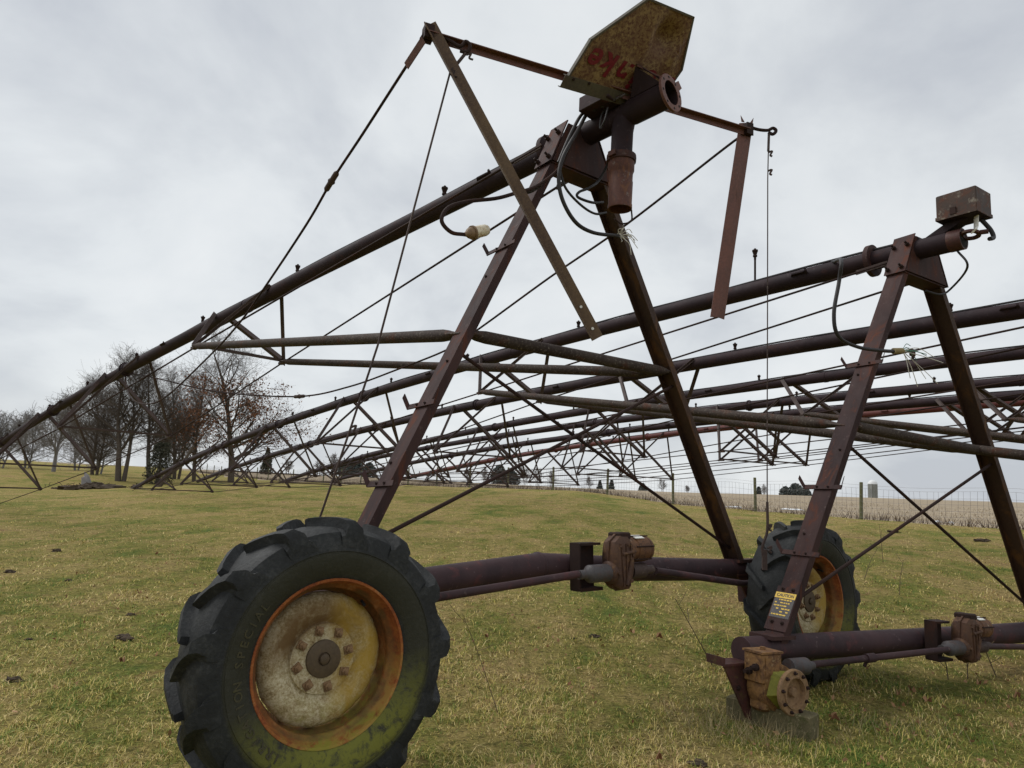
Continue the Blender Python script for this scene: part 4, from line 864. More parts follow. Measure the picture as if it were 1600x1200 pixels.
# ---- the spans behind
LAB = {3: 'third irrigation span, its pipe crossing just under the rusty box on the second tower', 4: 'fourth irrigation span, dark pipe crossing behind the rear leg of the wheeled tower',
       5: 'fifth irrigation span back, thin dark pipe under the fourth span', 6: 'sixth irrigation span, dark pipe running just above the red one', 7: 'farthest irrigation span with a partly red-primed pipe'}
for i in range(3, 8):
    y_ = SP[i][3] - .10; st_ = {3: -.5, 4: -.3, 5: 0, 6: 0, 7: 0}[i]
    tp = cv(i, st_); bb, nn, uu = frame(y_, -.025, 0.0); O_ = tp - uu * 3.13
    P = (lambda O_, bb, nn, uu: lambda B, N, U: O_ + bb * B + nn * N + uu * U)(O_, bb, nn, uu)
    gz = gh(O_.x, O_.y)
    rt = empty('irrigation_span', V((O_.x, O_.y, gz))); tag(rt, LAB[i], 'irrigation span', 'irrigation spans parked side by side')
    lg, LBx, pfx = tower(i, rt, P, [(-2.09, -.03), (0, -.03), (2.06, -.03)], (.10, -.02), full=False)
    for s in (-1, 1): gearbox(rt, P, s, 2.0 * s, -.215, hub=False)
    smax = {3: 38.0, 4: 37.6, 5: 41.0, 6: 41.6, 7: 41.8}[i]
    span(i, rt, P, LBx, pfx, smax, 2, st_ - .45, M['redpipe'] if i == 7 else M['pipe'], rod_from={-1: P(-.24, -.09, 3.02), 1: P(.16, -.09, 2.95)}, hs0=1.5, headsp=2.66)

# timber block under the gearbox
m = MB(); td = V((-.72, .69, 0)).normalized(); ts = V((td.y, -td.x, 0)); tcx = V((1.86, 4.30, 0)) + td * .24; zt = gh(tcx.x, tcx.y)
m.box(tcx + V((0, 0, .05)), td, ts, V((0, 0, 1)), .26, .072, .078, .006)
tag(m.build('timber_block', M['wood']), 'weathered square timber block under the hub flange of the yellow gearbox', 'timber')

# ------------------------------------------------------------------ fence
fr = empty('wire_fence', V((FP.x, FP.y, gh(FP.x, FP.y)))); tag(fr, 'woven wire fence on greenish wooden posts along the stubble field', 'fence')
rnd = random.Random(11); tops = {}
for k in range(-3, 26):
    x, y = FP.x + FD.x * k, FP.y + FD.y * k; z = gh(x, y); m = MB(); lean = V((rnd.uniform(-.03, .03), rnd.uniform(-.03, .03), 0)); h = 1.28 * rnd.uniform(.96, 1.06)
    m.tube([V((x, y, z - .2)), V((x, y, z + .6)) + lean * .5, V((x, y, z + h - .01)) + lean, V((x, y, z + h)) + lean], [.06, .058, .056, .04], 10); m.build('fence_post', M['post'], fr)
m = MB(); dF = FD.normalized(); ks = np.arange(-3, 25.01, 1 / 8)
def fpt(k, h):
    x, y = FP.x + FD.x * k, FP.y + FD.y * k; sag = .05 * math.sin(k * 2.1) * math.sin(PI * (k % 1)) * (h > .8)
    return V((x - FN.x * .08, y - FN.y * .08, gh(x, y) + h + sag + .02 * math.sin(k * 5.3)))
for h in (.08, .24, .42, .62, .84, 1.06, 1.17): m.tube([fpt(k, h) for k in ks], .0042, 3, False)
for k in np.arange(-3, 25, .042):
    j = rnd.uniform(-.012, .012); m.tube([fpt(k, .08), fpt(k + j * .5, .6), fpt(k + j, 1.06)], .0036, 3, False)
wv = m.build('woven_wire', M['wire'], fr, kind='stuff', smooth=0)

# dead weeds and brush along the fence line, stubble stalks in the field
def scatter_stalks(name, mat, pts, h, w, kind='stuff', lean=.35, seed=1, label=None):
    rg = np.random.default_rng(seed); n = len(pts); pts = np.asarray(pts, float)
    hh = rg.uniform(h[0], h[1], n); ww = rg.uniform(w[0], w[1], n); a = rg.uniform(0, 2 * PI, n); ln = rg.normal(0, lean, (n, 2))
    px = np.cos(a) * ww; py = np.sin(a) * ww
    base = np.stack([pts[:, 0], pts[:, 1], pts[:, 2] - .02], 1); top = base + np.stack([ln[:, 0] * hh, ln[:, 1] * hh, hh], 1)
    dx = np.stack([px, py, np.zeros(n)], 1)
    vs = np.empty((n, 3, 3)); vs[:, 0] = base - dx; vs[:, 1] = base + dx; vs[:, 2] = top
    me = bpy.data.meshes.new(name); me.vertices.add(3 * n); me.vertices.foreach_set('co', vs.ravel())
    me.loops.add(3 * n); me.loops.foreach_set('vertex_index', np.arange(3 * n)); me.polygons.add(n)
    me.polygons.foreach_set('loop_start', np.arange(0, 3 * n, 3)); me.update(calc_edges=True); me.materials.append(mat)
    o = bpy.data.objects.new(name, me); COL.objects.link(o); o['kind'] = kind
    if label: o['label'] = label
    return o
rg = np.random.default_rng(5); pts = []
for _ in range(15000):
    k = rg.uniform(-3, 25); w = abs(rg.normal(0, .5)); cl = mnoise.noise(V((k * 1.7, 0, 1)))
    if rg.random() > .55 + .5 * cl: continue
    x, y = FP.x + FD.x * k + FN.x * (w + .05), FP.y + FD.y * k + FN.y * (w + .05); pts.append((x, y, gh(x, y)))
scatter_stalks('fence_line_weeds', M['brush'], pts, (.08, .42), (.006, .016), seed=2, lean=.5)
pts = []
for _ in range(26000):
    k = rg.uniform(-4, 25); w = 1.0 + 34 * rg.random() ** 1.6
    x, y = FP.x + FD.x * k + FN.x * w, FP.y + FD.y * k + FN.y * w; pts.append((x, y, gh(x, y)))
scatter_stalks('crop_stubble', M['stubble'], pts, (.05, .18), (.012, .03), seed=3, lean=.5)

# ------------------------------------------------------------------ trees
def grow(segs, tips, p, d, L, r, lvl, mx, rnd, up=.06, spread=.8, kids=(1, 2), steps=4):
    for i in range(steps):
        d = (d + V((rnd.gauss(0, .13), rnd.gauss(0, .13), rnd.gauss(0, .09) + up))).normalized()
        q = p + d * (L / steps); r2 = r * (1 - .14 * (1 if lvl else .7)); segs.append((p, q, r, r2, lvl)); p, r = q, r2
        if lvl < mx and (i >= 1 or lvl > 0 and i >= 0):
            for _ in range(rnd.randint(*kids) if lvl > 0 else rnd.randint(1, 2)):
                a = V((rnd.gauss(0, 1), rnd.gauss(0, 1), rnd.gauss(0, .6))); a = (a - d * a.dot(d)).normalized()
                cdv = (d * rnd.uniform(.5, .9) + a * spread * rnd.uniform(.7, 1.2)).normalized()
                grow(segs, tips, p, cdv, L * rnd.uniform(.48, .72), r * rnd.uniform(.45, .68), lvl + 1, mx, rnd, up, spread, kids, steps if lvl < 2 else 3)
    tips.append(p)
def seg_mesh(name, segs, mat, parent, rmin, lv):
    vs, fs = [], []
    for p, q, r0, r1, l in segs:
        n = 7 if l == 0 else (5 if l == 1 else 3); r0, r1 = max(r0, rmin), max(r1, rmin)
        t = (q - p).normalized(); x = t.orthogonal().normalized(); y = t.cross(x); o = len(vs)
        for c, r in ((p - t * r0 * .3, r0), (q + t * r1 * .3, r1)):
            for j in range(n): a = 2 * PI * j / n; vs.append(c + x * math.cos(a) * r + y * math.sin(a) * r)
        for j in range(n): fs.append((o + j, o + (j + 1) % n, o + n + (j + 1) % n, o + n + j))
    me = bpy.data.meshes.new(name); w0 = WO[parent.name]; me.from_pydata([tuple(v - w0) for v in vs], [], fs); me.materials.append(mat)
    me.polygons.foreach_set('use_smooth', [True] * len(fs))
    o = bpy.data.objects.new(name, me); COL.objects.link(o); o.parent = parent; WO[o.name] = w0; return o
def leaf_cloud(name, pts, size, mat, parent, seed, flat=0):
    rg = np.random.default_rng(seed); n = len(pts); P = np.asarray(pts, float) - np.array(WO[parent.name])
    A = rg.normal(size=(n, 3)); A /= np.linalg.norm(A, axis=1)[:, None]; B = rg.normal(size=(n, 3)); B -= A * (A * B).sum(1)[:, None]; B /= np.linalg.norm(B, axis=1)[:, None]
    s = rg.uniform(size[0], size[1], n)[:, None]
    vs = np.stack([P - A * s, P + B * s * .55, P + A * s, P - B * s * .55], 1).reshape(-1, 3)
    me = bpy.data.meshes.new(name); me.from_pydata(vs.tolist(), [], np.arange(4 * n).reshape(n, 4).tolist()); me.materials.append(mat)
    o = bpy.data.objects.new(name, me); COL.objects.link(o); o.parent = parent; WO[o.name] = V(WO[parent.name]); return o
F0 = 1080.64
def ground_at(px, Y):
    x = (px - 800) / F0 * Y; return V((x, Y, gh(x, Y)))
def bare_tree(name, px, Y, H, seed, label, mx=4, lean=0.0, r0=.22, spread=.8, trunks=1, leaves=0, mat='bark', rmin=.0055, first=.25, group='bare trees beyond the pasture', leafband=(0, 1), up=.07, wide=.36):
    b = ground_at(px, Y); root = empty(name, b); tag(root, label, 'tree', group); rnd = random.Random(seed); segs, tips = [], []
    n = 11
    for k in range(trunks):
        p = b + V((k * .45 - .22 * (trunks - 1), k * .2, -.2)); d = V((lean + (k - .5 * (trunks - 1)) * .16, rnd.uniform(-.05, .05), 1)).normalized(); r = r0 * (1 if k == 0 else .75); hh = H * (1 if k == 0 else rnd.uniform(.8, .95))
        for i in range(n):
            d = (d + V((rnd.gauss(0, .05), rnd.gauss(0, .05), .03))).normalized(); q = p + d * hh / n; r2 = r * (1 - .75 / n - .012 * i); segs.append((p, q, r, r2, 0)); p, r = q, r2
            t = (i + 1) / n
            if t > first and mx > 0:
                for _ in range(rnd.randint(2, 3)):
                    a = rnd.uniform(0, 2 * PI); el = .35 + .75 * t + rnd.gauss(0, .15)
                    dd = V((math.cos(a) * math.cos(el), math.sin(a) * math.cos(el), math.sin(el)))
                    Ln = H * wide * (1.12 - .75 * t) * rnd.uniform(.7, 1.15)
                    grow(segs, tips, p, dd, Ln, r * rnd.uniform(.38, .6), 1, mx, rnd, up, spread)
    zmax = max(s[1].z for s in segs) - b.z; f = H / zmax
    sc = lambda v: b + (v - b) * f
    segs = [(sc(p), sc(q), a, c, l) for p, q, a, c, l in segs]
    seg_mesh('trunk', [s for s in segs if s[4] == 0], M[mat], root, rmin, 0); seg_mesh('crown', [s for s in segs if s[4] > 0], M[mat], root, rmin, 1)
    if leaves:
        rg = random.Random(seed + 1); pts = []
        cand = [s for s in segs if s[4] >= 2 and leafband[0] < (s[1].z - b.z) / H < leafband[1]]
        while len(pts) < leaves:
            s = rg.choice(cand)
            if mnoise.noise(s[1] * .45) > rg.uniform(-.35, .25): pts.append(s[1] + V((rg.gauss(0, .14), rg.gauss(0, .14), rg.gauss(0, .14) - .05)))
        leaf_cloud('leaf_cluster', pts, (.06, .13), M['oakleaf'], root, seed)
    return root
bare_tree('oak_tree', 375, 62, 14.4, 21, 'oak still holding rusty brown leaves, rightmost of the tall trees', 4, .01, .30, .8, 1, 4600, leafband=(.08, .66), first=.16, wide=.40)
bare_tree('oak_tree', 318, 66, 12.0, 34, 'slimmer oak with brown leaves left of the big leafy oak', 4, 0, .2, .75, 1, 2600, leafband=(.10, .60), first=.18, wide=.36)
bare_tree('bare_tree', 205, 58, 12.2, 45, 'big bare tree with several trunks beside the dead stump', 4, .0, .25, .8, 2, first=.2, wide=.42)
bare_tree('bare_tree', 248, 60, 12.0, 57, 'tall bare tree between the multi-trunk tree and the dark cedar', 4, -.01, .2, .75, 1, first=.2, wide=.36)
bare_tree('bare_tree', 163, 68, 10.6, 71, 'slender bare tree left of the big multi-trunk tree', 4, 0, .17, .8, 2, first=.15, wide=.42)
bare_tree('bare_tree', 290, 72, 12.4, 83, 'bare tree filling the gap behind the cedar bush and the oaks', 4, 0, .2, .8, 2, first=.15, wide=.40)
bare_tree('bare_tree', 100, 74, 9.6, 63, 'round-crowned pale bare tree on the green mound', 4, 0, .22, .85, 1, mat='barkhazed', rmin=.012, first=.2, wide=.5)
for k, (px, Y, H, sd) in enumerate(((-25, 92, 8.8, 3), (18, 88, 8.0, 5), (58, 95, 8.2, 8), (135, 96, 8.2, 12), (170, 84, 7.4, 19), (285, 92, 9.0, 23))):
    bare_tree('bare_tree', px, Y, H, sd, ['leftmost of the grey trees on the skyline at the left edge', 'low grey tree second from the left edge skyline', 'grey tree left of the round-crowned bare tree', 'grey tree just right of the round-crowned bare tree', 'low grey tree behind the slanting dead trunk', 'grey tree behind the dark cedar bush'][k], 3, 0, .16, .9, 2, mat='barkhazed', rmin=.016, first=.15, wide=.5)
def evergreen(name, px, Y, H, W, seed, label, mat='cedar', cone=.6, n=5000, size=(.05, .13), cat='tree', group=None, base=0.0):
    b = ground_at(px, Y); root = empty(name, b); tag(root, label, cat, group); rg = np.random.default_rng(seed); pts = []
    while len(pts) < n:
        t = rg.random() ** .8; a = rg.uniform(0, 2 * PI); rmax = W * ((1 - cone * t) if cone > .5 else math.sqrt(max(0, 1 - t * t)) * 1.0) * (.72 + .28 * mnoise.noise(V((math.cos(a) * 1.6, math.sin(a) * 1.6, t * 5 + seed)))) * (1 if t > .08 else .6 + 5 * t)
        r = rmax * rg.random() ** .45; pts.append((b.x + math.cos(a) * r, b.y + math.sin(a) * r, b.z + base * H + t * H * (1 - base)))
    leaf_cloud('crown', pts, size, M[mat], root, seed); m = MB(); m.tube([b - V((0, 0, .2)), b + V((.03, 0, H * .5)), b + V((0, 0, H * .9))], [W * .10, W * .06, W * .02], 7); m.build('trunk', M['bark'], root); return root
evergreen('cedar_bush', 262, 57, 3.4, 1.9, 4, 'dark scraggly cedar bush under the bare trees', n=3400, size=(.04, .12), cone=.62, cat='bush')
evergreen('cedar_tree', 427, 112, 4.2, 1.7, 6, 'small dark evergreen right of the leafy oak', n=2600, size=(.1, .24), cone=.9)
for k, (px, Y, H, W) in enumerate(((548, 150, 3.0, 2.2), (566, 152, 3.8, 2.8), (586, 156, 3.2, 2.4))):
    evergreen('evergreen_tree', px, Y, H, W, 30 + k, ['left of three far dark evergreens behind the front leg', 'middle and tallest of the far evergreens behind the front leg', 'right of three far dark evergreens behind the front leg'][k], 'coniferhazed', n=1400, size=(.2, .42), cone=.5, group='far evergreens')
for k, (px, Y, H, W) in enumerate(((788, 210, 5.6, 4.0), (806, 214, 4.4, 4.0), (1231, 250, 3.6, 2.8), (1247, 252, 4.9, 4.4), (1262, 256, 3.4, 3.2), (944, 260, 3.0, 1.5), (962, 262, 3.6, 1.7), (1010, 270, 3.0, 2.6), (1190, 260, 3.2, 1.7))):
    evergreen('evergreen_tree', px, Y, H, W, 40 + k, ['taller dark evergreen in the far wood behind the crossed rods', 'lower dark evergreen in the far wood behind the crossed rods', 'left clump of the far dark trees beside the tower leg on the right', 'tallest clump of the far dark trees beside the tower leg on the right', 'right clump of the far dark trees beside the tower leg on the right', 'left of two tiny spruces beyond the fence', 'right of two tiny spruces beyond the fence', 'tiny round tree on the horizon near the fence post', 'tiny spruce behind a fence post on the right'][k], 'coniferhazed', n=1100, size=(.28, .6), cone=.45 if k < 5 else .8, group='far evergreens')
for k, (px, Y, H, sd) in enumerate(((530, 150, 5.2, 2), (508, 160, 3.6, 4), (740, 205, 4.2, 6), (765, 208, 5.4, 7), (828, 212, 6.4, 9), (848, 214, 6.0, 13), (868, 218, 5.2, 15), (928, 250, 5.0, 17), (1041, 262, 5.2, 18), (1080, 264, 3.0, 20), (1199, 256, 4.6, 24), (460, 150, 3.2, 27))):
    bare_tree('distant_tree', px, Y, H, sd, ['spreading bare tree beside the far evergreens', 'small bare tree left of the spreading far tree', 'leftmost bare tree of the far wood', 'second bare tree of the far wood beside the evergreens', 'first bare tree right of the far wood evergreens', 'middle bare tree right of the far wood evergreens', 'last bare tree of the far wood', 'lone bare tree left of the tiny spruces', 'lone bare tree on the horizon left of a fence post', 'tiny shrub-like tree on the horizon', 'small bare tree beside the dark clump on the right', 'faint small tree behind the sloping pipes'][k], 2, 0, .13, .9, 2, mat='barkhazed', rmin=.03, first=.2, wide=.5, group='distant bare trees')
# slanting dead trunk and stump
b = ground_at(153, 45); root = empty('dead_stump', b); tag(root, 'broken dead stump in a dark mound with a slanting trunk', 'stump')
m = MB(); m.tube([b + V((0, 0, -.2)), b + V((.03, 0, .35)), b + V((-.10, .02, .75)), b + V((-.05, .02, .85)), b + V((-.22, .02, 1.1))], [.40, .30, .24, .14, .02], 9); m.build('stump', M['barkhazed'], root)
m = MB(); m.tube([b + V((3.0, 3, 0)), b + V((3.6, 3, 1.1)), b + V((4.6, 3, 1.9)), b + V((5.2, 3, 3.2))], [.2, .18, .14, .08], 8); m.build('slanting_trunk', M['bark'], root)
def blob(mb, c, rx, ry, rz, seed, n=14, k=8, amp=.35):
    rg = []
    for i in range(k + 1):
        th = PI * i / k; ring = []
        for j in range(n):
            a = 2 * PI * j / n; d = V((math.sin(th) * math.cos(a), math.sin(th) * math.sin(a), math.cos(th)))
            f = 1 + amp * mnoise.noise(d * 1.7 + V((seed * 3.1, 0, 0))) + amp * .5 * mnoise.noise(d * 4.5 + V((0, seed * 2.3, 0)))
            ring.append(V(c) + V((d.x * rx, d.y * ry, d.z * rz)) * f)
        rg.append(ring)
    mb.rings(rg, True)
rnd = random.Random(77); m = MB()
for k in range(46):
    t = rnd.gauss(0, 1); c = b + V((.5 + t * 1.15, -.4 + rnd.gauss(0, .5), 0)); c.z = gh(c.x, c.y) + max(0, .16 - .05 * t * t) * rnd.uniform(.2, 1.3)
    q = rnd.uniform(.12, .36); blob(m, c, q * 1.4, q, q * .55, k, 9, 6, .8)
for k in range(40):
    c = b + V((rnd.gauss(.5, 1.2), rnd.gauss(-.4, .4), .05)); d = V((rnd.uniform(-1, 1), rnd.uniform(-.5, .5), rnd.uniform(0, .7))) * rnd.uniform(.3, .8); m.tube([c, c + d * .5 + V((0, 0, .05)), c + d], .018, 4)
m.build('brush_heap', M['dirt'], root, kind='stuff')

# silo
sx = (1367 - 800) / F0 * 385; sb = V((sx, 385, gh(sx, 385) - 1)); sr = empty('silo', sb); tag(sr, 'round grey concrete silo with a white dome on the horizon', 'silo')
m = MB(); m.lathe(sb, Z, (1, 0, 0), [(2.45, 0), (2.45, 10.6)], 28, True)
for k in range(12): m.lathe(sb + V((0, 0, .6 + .85 * k)), Z, (1, 0, 0), [(2.45, 0), (2.50, .02), (2.50, .10), (2.45, .12)], 28)
m.build('silo_wall', M['concrete'], sr); m = MB(); m.lathe(sb + V((0, 0, 10.6)), Z, (1, 0, 0), [(2.55, 0), (2.5, .3), (2.2, 1.2), (1.5, 1.9), (.7, 2.3), (.01, 2.4)], 24); m.build('silo_dome', M['silotop'], sr)
m = MB(); m.box(sb + V((-1.75, -1.85, 5.3)), (1, 1, 0), (-1, 1, 0), Z, .35, .06, 5.2); m.build('silo_chute', M['silotop'], sr)

# ------------------------------------------------------------------ grass, weeds, leaves, clods
def grass():
    rg = np.random.default_rng(7); N = 560000
    r1_, r2_ = 1.5, 36.0
    Y = 1 / (1 / r1_ - rg.random(N) * (1 / r1_ - 1 / r2_)); X = rg.uniform(-1.0, 1.0, N) * (Y + .6)
    keep = ((X - FP.x) * FN.x + (Y - FP.y) * FN.y) < .1; dn = np.array([mnoise.noise(V((x * 1.9, y * 1.9, 7))) + .6 * mnoise.noise(V((x * 5.5, y * 5.5, 2))) for x, y in zip(X[::1], Y[::1])]); keep &= (dn > rg.uniform(-1.0, .05, N)); dens = dn[keep]; X, Y = X[keep], Y[keep]; n = len(X)
    # tufting: pull blades towards jittered tuft centres
    cs = .045 + .012 * Y; gx, gy = np.floor(X / cs), np.floor(Y / cs)
    hx = np.modf(np.abs(np.sin(gx * 12.9898 + gy * 78.233) * 43758.5453))[0]; hy = np.modf(np.abs(np.sin(gx * 39.346 + gy * 11.135) * 24634.63))[0]
    X = X * .8 + (gx + hx) * cs * .2; Y = Y * .8 + (gy + hy) * cs * .2
    # height from a coarse lookup of the ground function
    gu = np.linspace(-1.2, 1.2, 97); gr = np.concatenate([np.linspace(1, 12, 56), np.linspace(12.5, 40, 56)])
    tab = np.array([[gh(u * y, y) for u in gu] for y in gr])
    ui = np.clip(np.interp(X / Y, gu, np.arange(97)), 0, 95.999); ri = np.clip(np.interp(Y, gr, np.arange(len(gr))), 0, len(gr) - 1.001)
    a, c = ui.astype(int), ri.astype(int); fa, fc = ui - a, ri - c
    Zg = tab[c, a] * (1 - fa) * (1 - fc) + tab[c, a + 1] * fa * (1 - fc) + tab[c + 1, a] * (1 - fa) * fc + tab[c + 1, a + 1] * fa * fc
    tall = (rg.random(n) > .985)
    h = rg.uniform(.012, .040, n) * (1 + 1.3 * tall) * np.clip(.9 + .6 * dens, .55, 1.35) * np.clip(1.05 - Y / 90, .6, 1.2); w = np.maximum(.0013, .00036 * Y) * rg.uniform(.7, 1.35, n)
    az = rg.uniform(0, 2 * PI, n); ln = rg.uniform(.3, 2.1, n)
    dx, dy = np.cos(az), np.sin(az); sx_, sy_ = -dy * w, dx * w
    base = np.stack([X, Y, Zg - .006], 1)
    mid = base + np.stack([dx * h * ln * .35, dy * h * ln * .35, h * .62], 1)
    tip = base + np.stack([dx * h * ln, dy * h * ln, h * (1.0 - .35 * np.maximum(0, ln - .9))], 1)
    S = np.stack([sx_, sy_, np.zeros(n)], 1)
    vs = np.stack([base - S, base + S, mid + S * .8, mid - S * .8, tip], 1)
    me = bpy.data.meshes.new('grass'); me.vertices.add(5 * n); me.vertices.foreach_set('co', vs.ravel().astype(np.float32))
    o = np.arange(n)[:, None] * 5
    lp = np.concatenate([o + np.array([[0, 1, 2, 3]]), o + np.array([[3, 2, 4]])], 1).ravel()
    me.loops.add(7 * n); me.loops.foreach_set('vertex_index', lp); me.polygons.add(2 * n)
    ls = (np.arange(n)[:, None] * 7 + np.array([[0, 4]])).ravel(); me.polygons.foreach_set('loop_start', ls); me.update(calc_edges=True)
    me.materials.append(M['blade']); ob = bpy.data.objects.new('grass', me); COL.objects.link(ob); ob['kind'] = 'stuff'
    ob['label'] = 'short dry pasture grass in straw and green patches'; ob['category'] = 'grass'
grass()
pts = []; rg = np.random.default_rng(9)
for cxy, sp_, nn in (((1.52, 4.16), .14, 160), ((1.36, 4.25), .2, 200), ((1.45, 4.5), .22, 300), ((2.35, 4.5), .28, 240), ((-.62, 3.05), .30, 260), ((1.45, 4.75), .25, 160), ((2.35, 5.7), .3, 160), ((3.0, 5.0), .5, 90)):
    for _ in range(nn):
        x, y = cxy[0] + rg.normal(0, sp_), cxy[1] + rg.normal(0, sp_ * .7); pts.append((x, y, gh(x, y)))
scatter_stalks('tall_dry_grass', M['straw'], pts, (.05, .17), (.0012, .0024), seed=12, lean=.45, label='tall dry grass around the gearbox and tyres')
def ground_px(px, py):
    """where the view ray through a photo pixel meets the ground"""
    xx, yy = px - 800, py - 600; u0 = math.cos(ROLL) * xx + math.sin(ROLL) * yy; v0 = -math.sin(ROLL) * xx + math.cos(ROLL) * yy
    d = V((u0 / F0, math.cos(PITCH) + v0 / F0 * math.sin(PITCH), math.sin(PITCH) - v0 / F0 * math.cos(PITCH))); t = 2.0
    while t < 60:
        p = V((0, 0, CAMH)) + d * t
        if p.z < gh(p.x, p.y): return V((p.x, p.y, gh(p.x, p.y)))
        t += .02
    return p
for k, (px, py, s, lb) in enumerate(((88, 862, .09, 'dark dung clod in the grass far left, farthest back'), (192, 998, .075, 'double-lobed dark dung clod left of the front tyre'), (204, 962, .05, 'small flat dark clod just above the double-lobed clod'), (20, 1066, .06, 'crumbled brown clod at the left picture edge'), (44, 1000, .03, 'tiny round dark clod left of the double-lobed clod'), (928, 996, .055, 'dark clod beside the green grass patch between the wheels'), (898, 999, .025, 'tiny dark clod left of the clod between the wheels'), (1396, 832, .14, 'dark mole hill between the far tower legs'), (1534, 846, .15, 'dark mole hill near the right edge'), (1092, 1197, .05, 'dark clod at the bottom picture edge'), (15, 895, .07, 'flat brown clod near the left edge, farther back'), (108, 908, .05, 'flat dark clod left of centre of the left pasture'))):
    p = ground_px(px, py); m = MB(); s *= .85; blob(m, p + V((0, 0, s * .12)), s, s * .7, s * .36, k + 1, 22, 11, .8)
    if k == 1: blob(m, p + V((.06, -.05, s * .15)), s * .7, s * .55, s * .35, 9, 12, 7, .5)
    tag(m.build('dirt_clod', M['dirt'], origin=p, smooth=60), lb, 'clod', 'dark clods in the pasture')
for k, (px, py, s, lb) in enumerate(((1148, 793, .34, 'thin snow patch at the fence foot, left one'), (1238, 797, .5, 'longer snow patch at the fence foot beside the tower leg'), (1288, 801, .12, 'small snow speck right of the long snow patch'), (1464, 816, .14, 'snow speck behind the crossed rods on the right'), (1486, 818, .10, 'tiny snow speck right of the crossed rods'))):
    p = ground_px(px, py); m = MB(); blob(m, p + V((0, 0, .01)), s, s * .45, .05, k + 20, 16, 6, .6); tag(m.build('snow_patch', M['snow'], origin=p, smooth=60), lb, 'snow patch', 'leftover snow patches')
rnd = random.Random(8); LF = None
LEAFPX = [(650 / 3, 930, 'tan fallen leaf above the clods left of the tyre'), (570 / 3, 1040, 'tan curled leaf left of the front tyre'), (988, 928, 'orange-brown leaf under the beam, right of the motor'), (988, 993, 'small pale leaf beside the clod between the wheels'), (1030, 1000, 'small brown leaf right of the green patch'), (1305, 1130, 'red-brown leaf right of the timber block'), (1425, 1085, 'brown leaf on the right pasture below the drive shaft'), (1370, 985, 'rust-coloured leaf behind the beam of the right tower'), (1530, 1075, 'tan leaf in the grass at the right edge'), (1450, 1102, 'curled tan leaf lower right'), (1404, 1090, 'dark brown leaf among weeds lower right'), (1590, 1095, 'brown leaf at the far right edge'), (245, 868, 'pale leaf in the grass above the tyre, left'), (1030, 1195, 'tan leaf at the bottom edge'), (760, 1000, 'tan leaf right of the front tyre'), (905, 958, 'brown leaf below the motor bracket')]
for k, (px, py, lb) in enumerate(LEAFPX):
    p = ground_px(px, py); m = MB(); s = rnd.uniform(.018, .034); a = rnd.uniform(0, 6.28); n_ = 12; ring = []
    out = []
    for j in range(n_):
        th = 2 * PI * j / n_; rr_ = s * (1 + .35 * math.cos(th * 5 + k)) * (1.3 if j == 0 else 1); x, y = rr_ * math.cos(th), rr_ * .62 * math.sin(th)
        out.append(p + V((x * math.cos(a) - y * math.sin(a), x * math.sin(a) + y * math.cos(a), .035 + .022 * math.sin(th * 2 + k) + abs(y) * .5)))
    cc = p + V((0, 0, .028)); m.add([cc] + out + [cc - V((0, 0, .002))] + [o - V((0, 0, .002)) for o in out], [(0, 1 + j, 1 + (j + 1) % n_) for j in range(n_)] + [(n_ + 1, n_ + 2 + (j + 1) % n_, n_ + 2 + j) for j in range(n_)])
    tag(m.build('fallen_leaf', M['fallen'], origin=p, smooth=0), lb, 'leaf', 'fallen leaves in the pasture')
# crumbs of leaf litter and straw lying in the turf
rg = np.random.default_rng(31); P_ = []
for cx_, cy_, sx_, sy_, nn in ((3.0, 4.9, .9, .8, 170), (2.4, 4.2, .6, .4, 80), (0, 6, 3.0, 2.4, 380), (-3, 7, 2.5, 2.5, 260), (4, 11, 4, 3, 200)):
    for _ in range(nn):
        x, y = cx_ + rg.normal(0, sx_), cy_ + rg.normal(0, sy_)
        if y > 1.8: P_.append((x, y, gh(x, y) + rg.uniform(.005, .03)))
lr = empty('leaf_litter', (0, 5, 0)); lo = leaf_cloud('leaf_litter', P_, (.008, .024), M['fallen'], lr, 5)
lo.parent = None; lo.location = (0, 5, 0); lo['kind'] = 'stuff'; lo['label'] = 'crumbs of brown leaf litter lying in the turf'; bpy.data.objects.remove(lr); lo.name = 'leaf_litter'
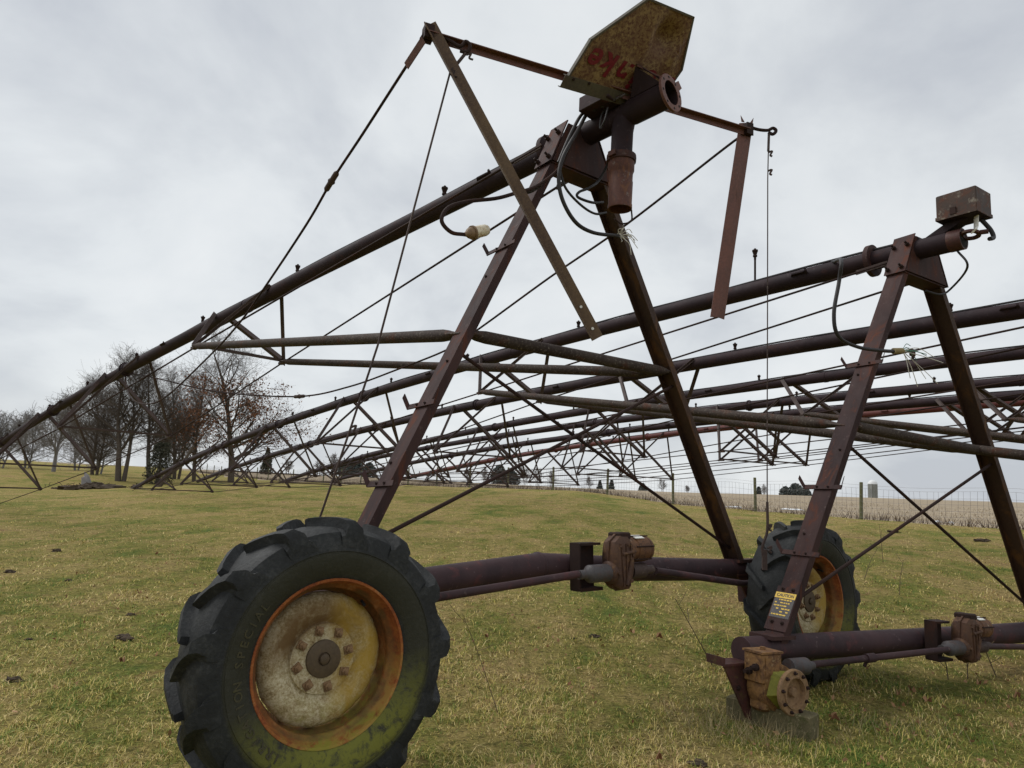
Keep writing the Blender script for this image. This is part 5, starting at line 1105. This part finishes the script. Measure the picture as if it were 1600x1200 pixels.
# dry weed stalks
W_ = [(780, 1115, 720, 985, 'thin dark weed stalk leaning left between the wheels'), (1115, 1040, 1060, 955, 'long dark weed stalk leaning left of the yellow gearbox'), (910, 1100, 888, 1045, 'short pale stalk in the middle foreground'), (1222, 1080, 1180, 1000, 'weed stalk hidden beside the gearbox'), (1482, 1062, 1470, 1020, 'dark stalk under the right motor'), (1558, 1058, 1540, 1008, 'long dark stalk right of the right motor'), (1512, 1062, 1506, 1024, 'thin stalk under the right gear case'), (1350, 905, 1372, 860, 'branching weed behind the back tyre'), (1380, 880, 1376, 830, 'upright brown weed far behind the back tyre'), (1405, 930, 1412, 885, 'weed right of the back tyre'), (324, 1206, 285, 1130, 'seed-headed dry stalk in front of the front tyre, left'), (455, 1206, 424, 1128, 'thin straw stalk in front of the front tyre, right'), (512, 1204, 515, 1165, 'short straw tip under the front rim'), (1160, 870, 1150, 835, 'faint weed left of the back tyre')]
for k, (px, py, qx, qy, lb) in enumerate(W_):
    p = ground_px(px, py if py < 1200 else 1195); m = MB(); rnd = random.Random(k + 50)
    dist = (p - V((0, 0, CAMH))).length; sc_ = dist / F0
    top = p + V(((qx - px) * sc_, 0, (py - qy) * sc_ * 1.02)); r_ = .0022 if dist < 6 else .004
    if k >= 10 and k <= 12: top.y -= .05
    ml = bez([p - V((0, 0, .02)), p.lerp(top, .5) + V((rnd.uniform(-.02, .02), 0, .01)), top], 5); m.tube(ml, [r_ * (1.3 - .7 * j / (len(ml) - 1)) for j in range(len(ml))], 5)
    for j in range(3, len(ml) - 1, 3):
        d = V((rnd.uniform(-1, 1), rnd.uniform(-1, 1), rnd.uniform(.3, 1))).normalized() * (top - p).length * rnd.uniform(.1, .28); m.tube([ml[j], ml[j] + d * .6, ml[j] + d + V((0, 0, .01))], r_ * .6, 4)
    if k == 10: blob(m, top, .009, .009, .02, 3, 8, 6, .2); blob(m, ml[5] + V((-.02, 0, .02)), .008, .008, .013, 4, 8, 6, .2)
    tag(m.build('dry_weed', M['weed'] if k not in (2, 10, 11, 12) else M['straw'], origin=p), lb, 'weed', 'dry weed stalks')
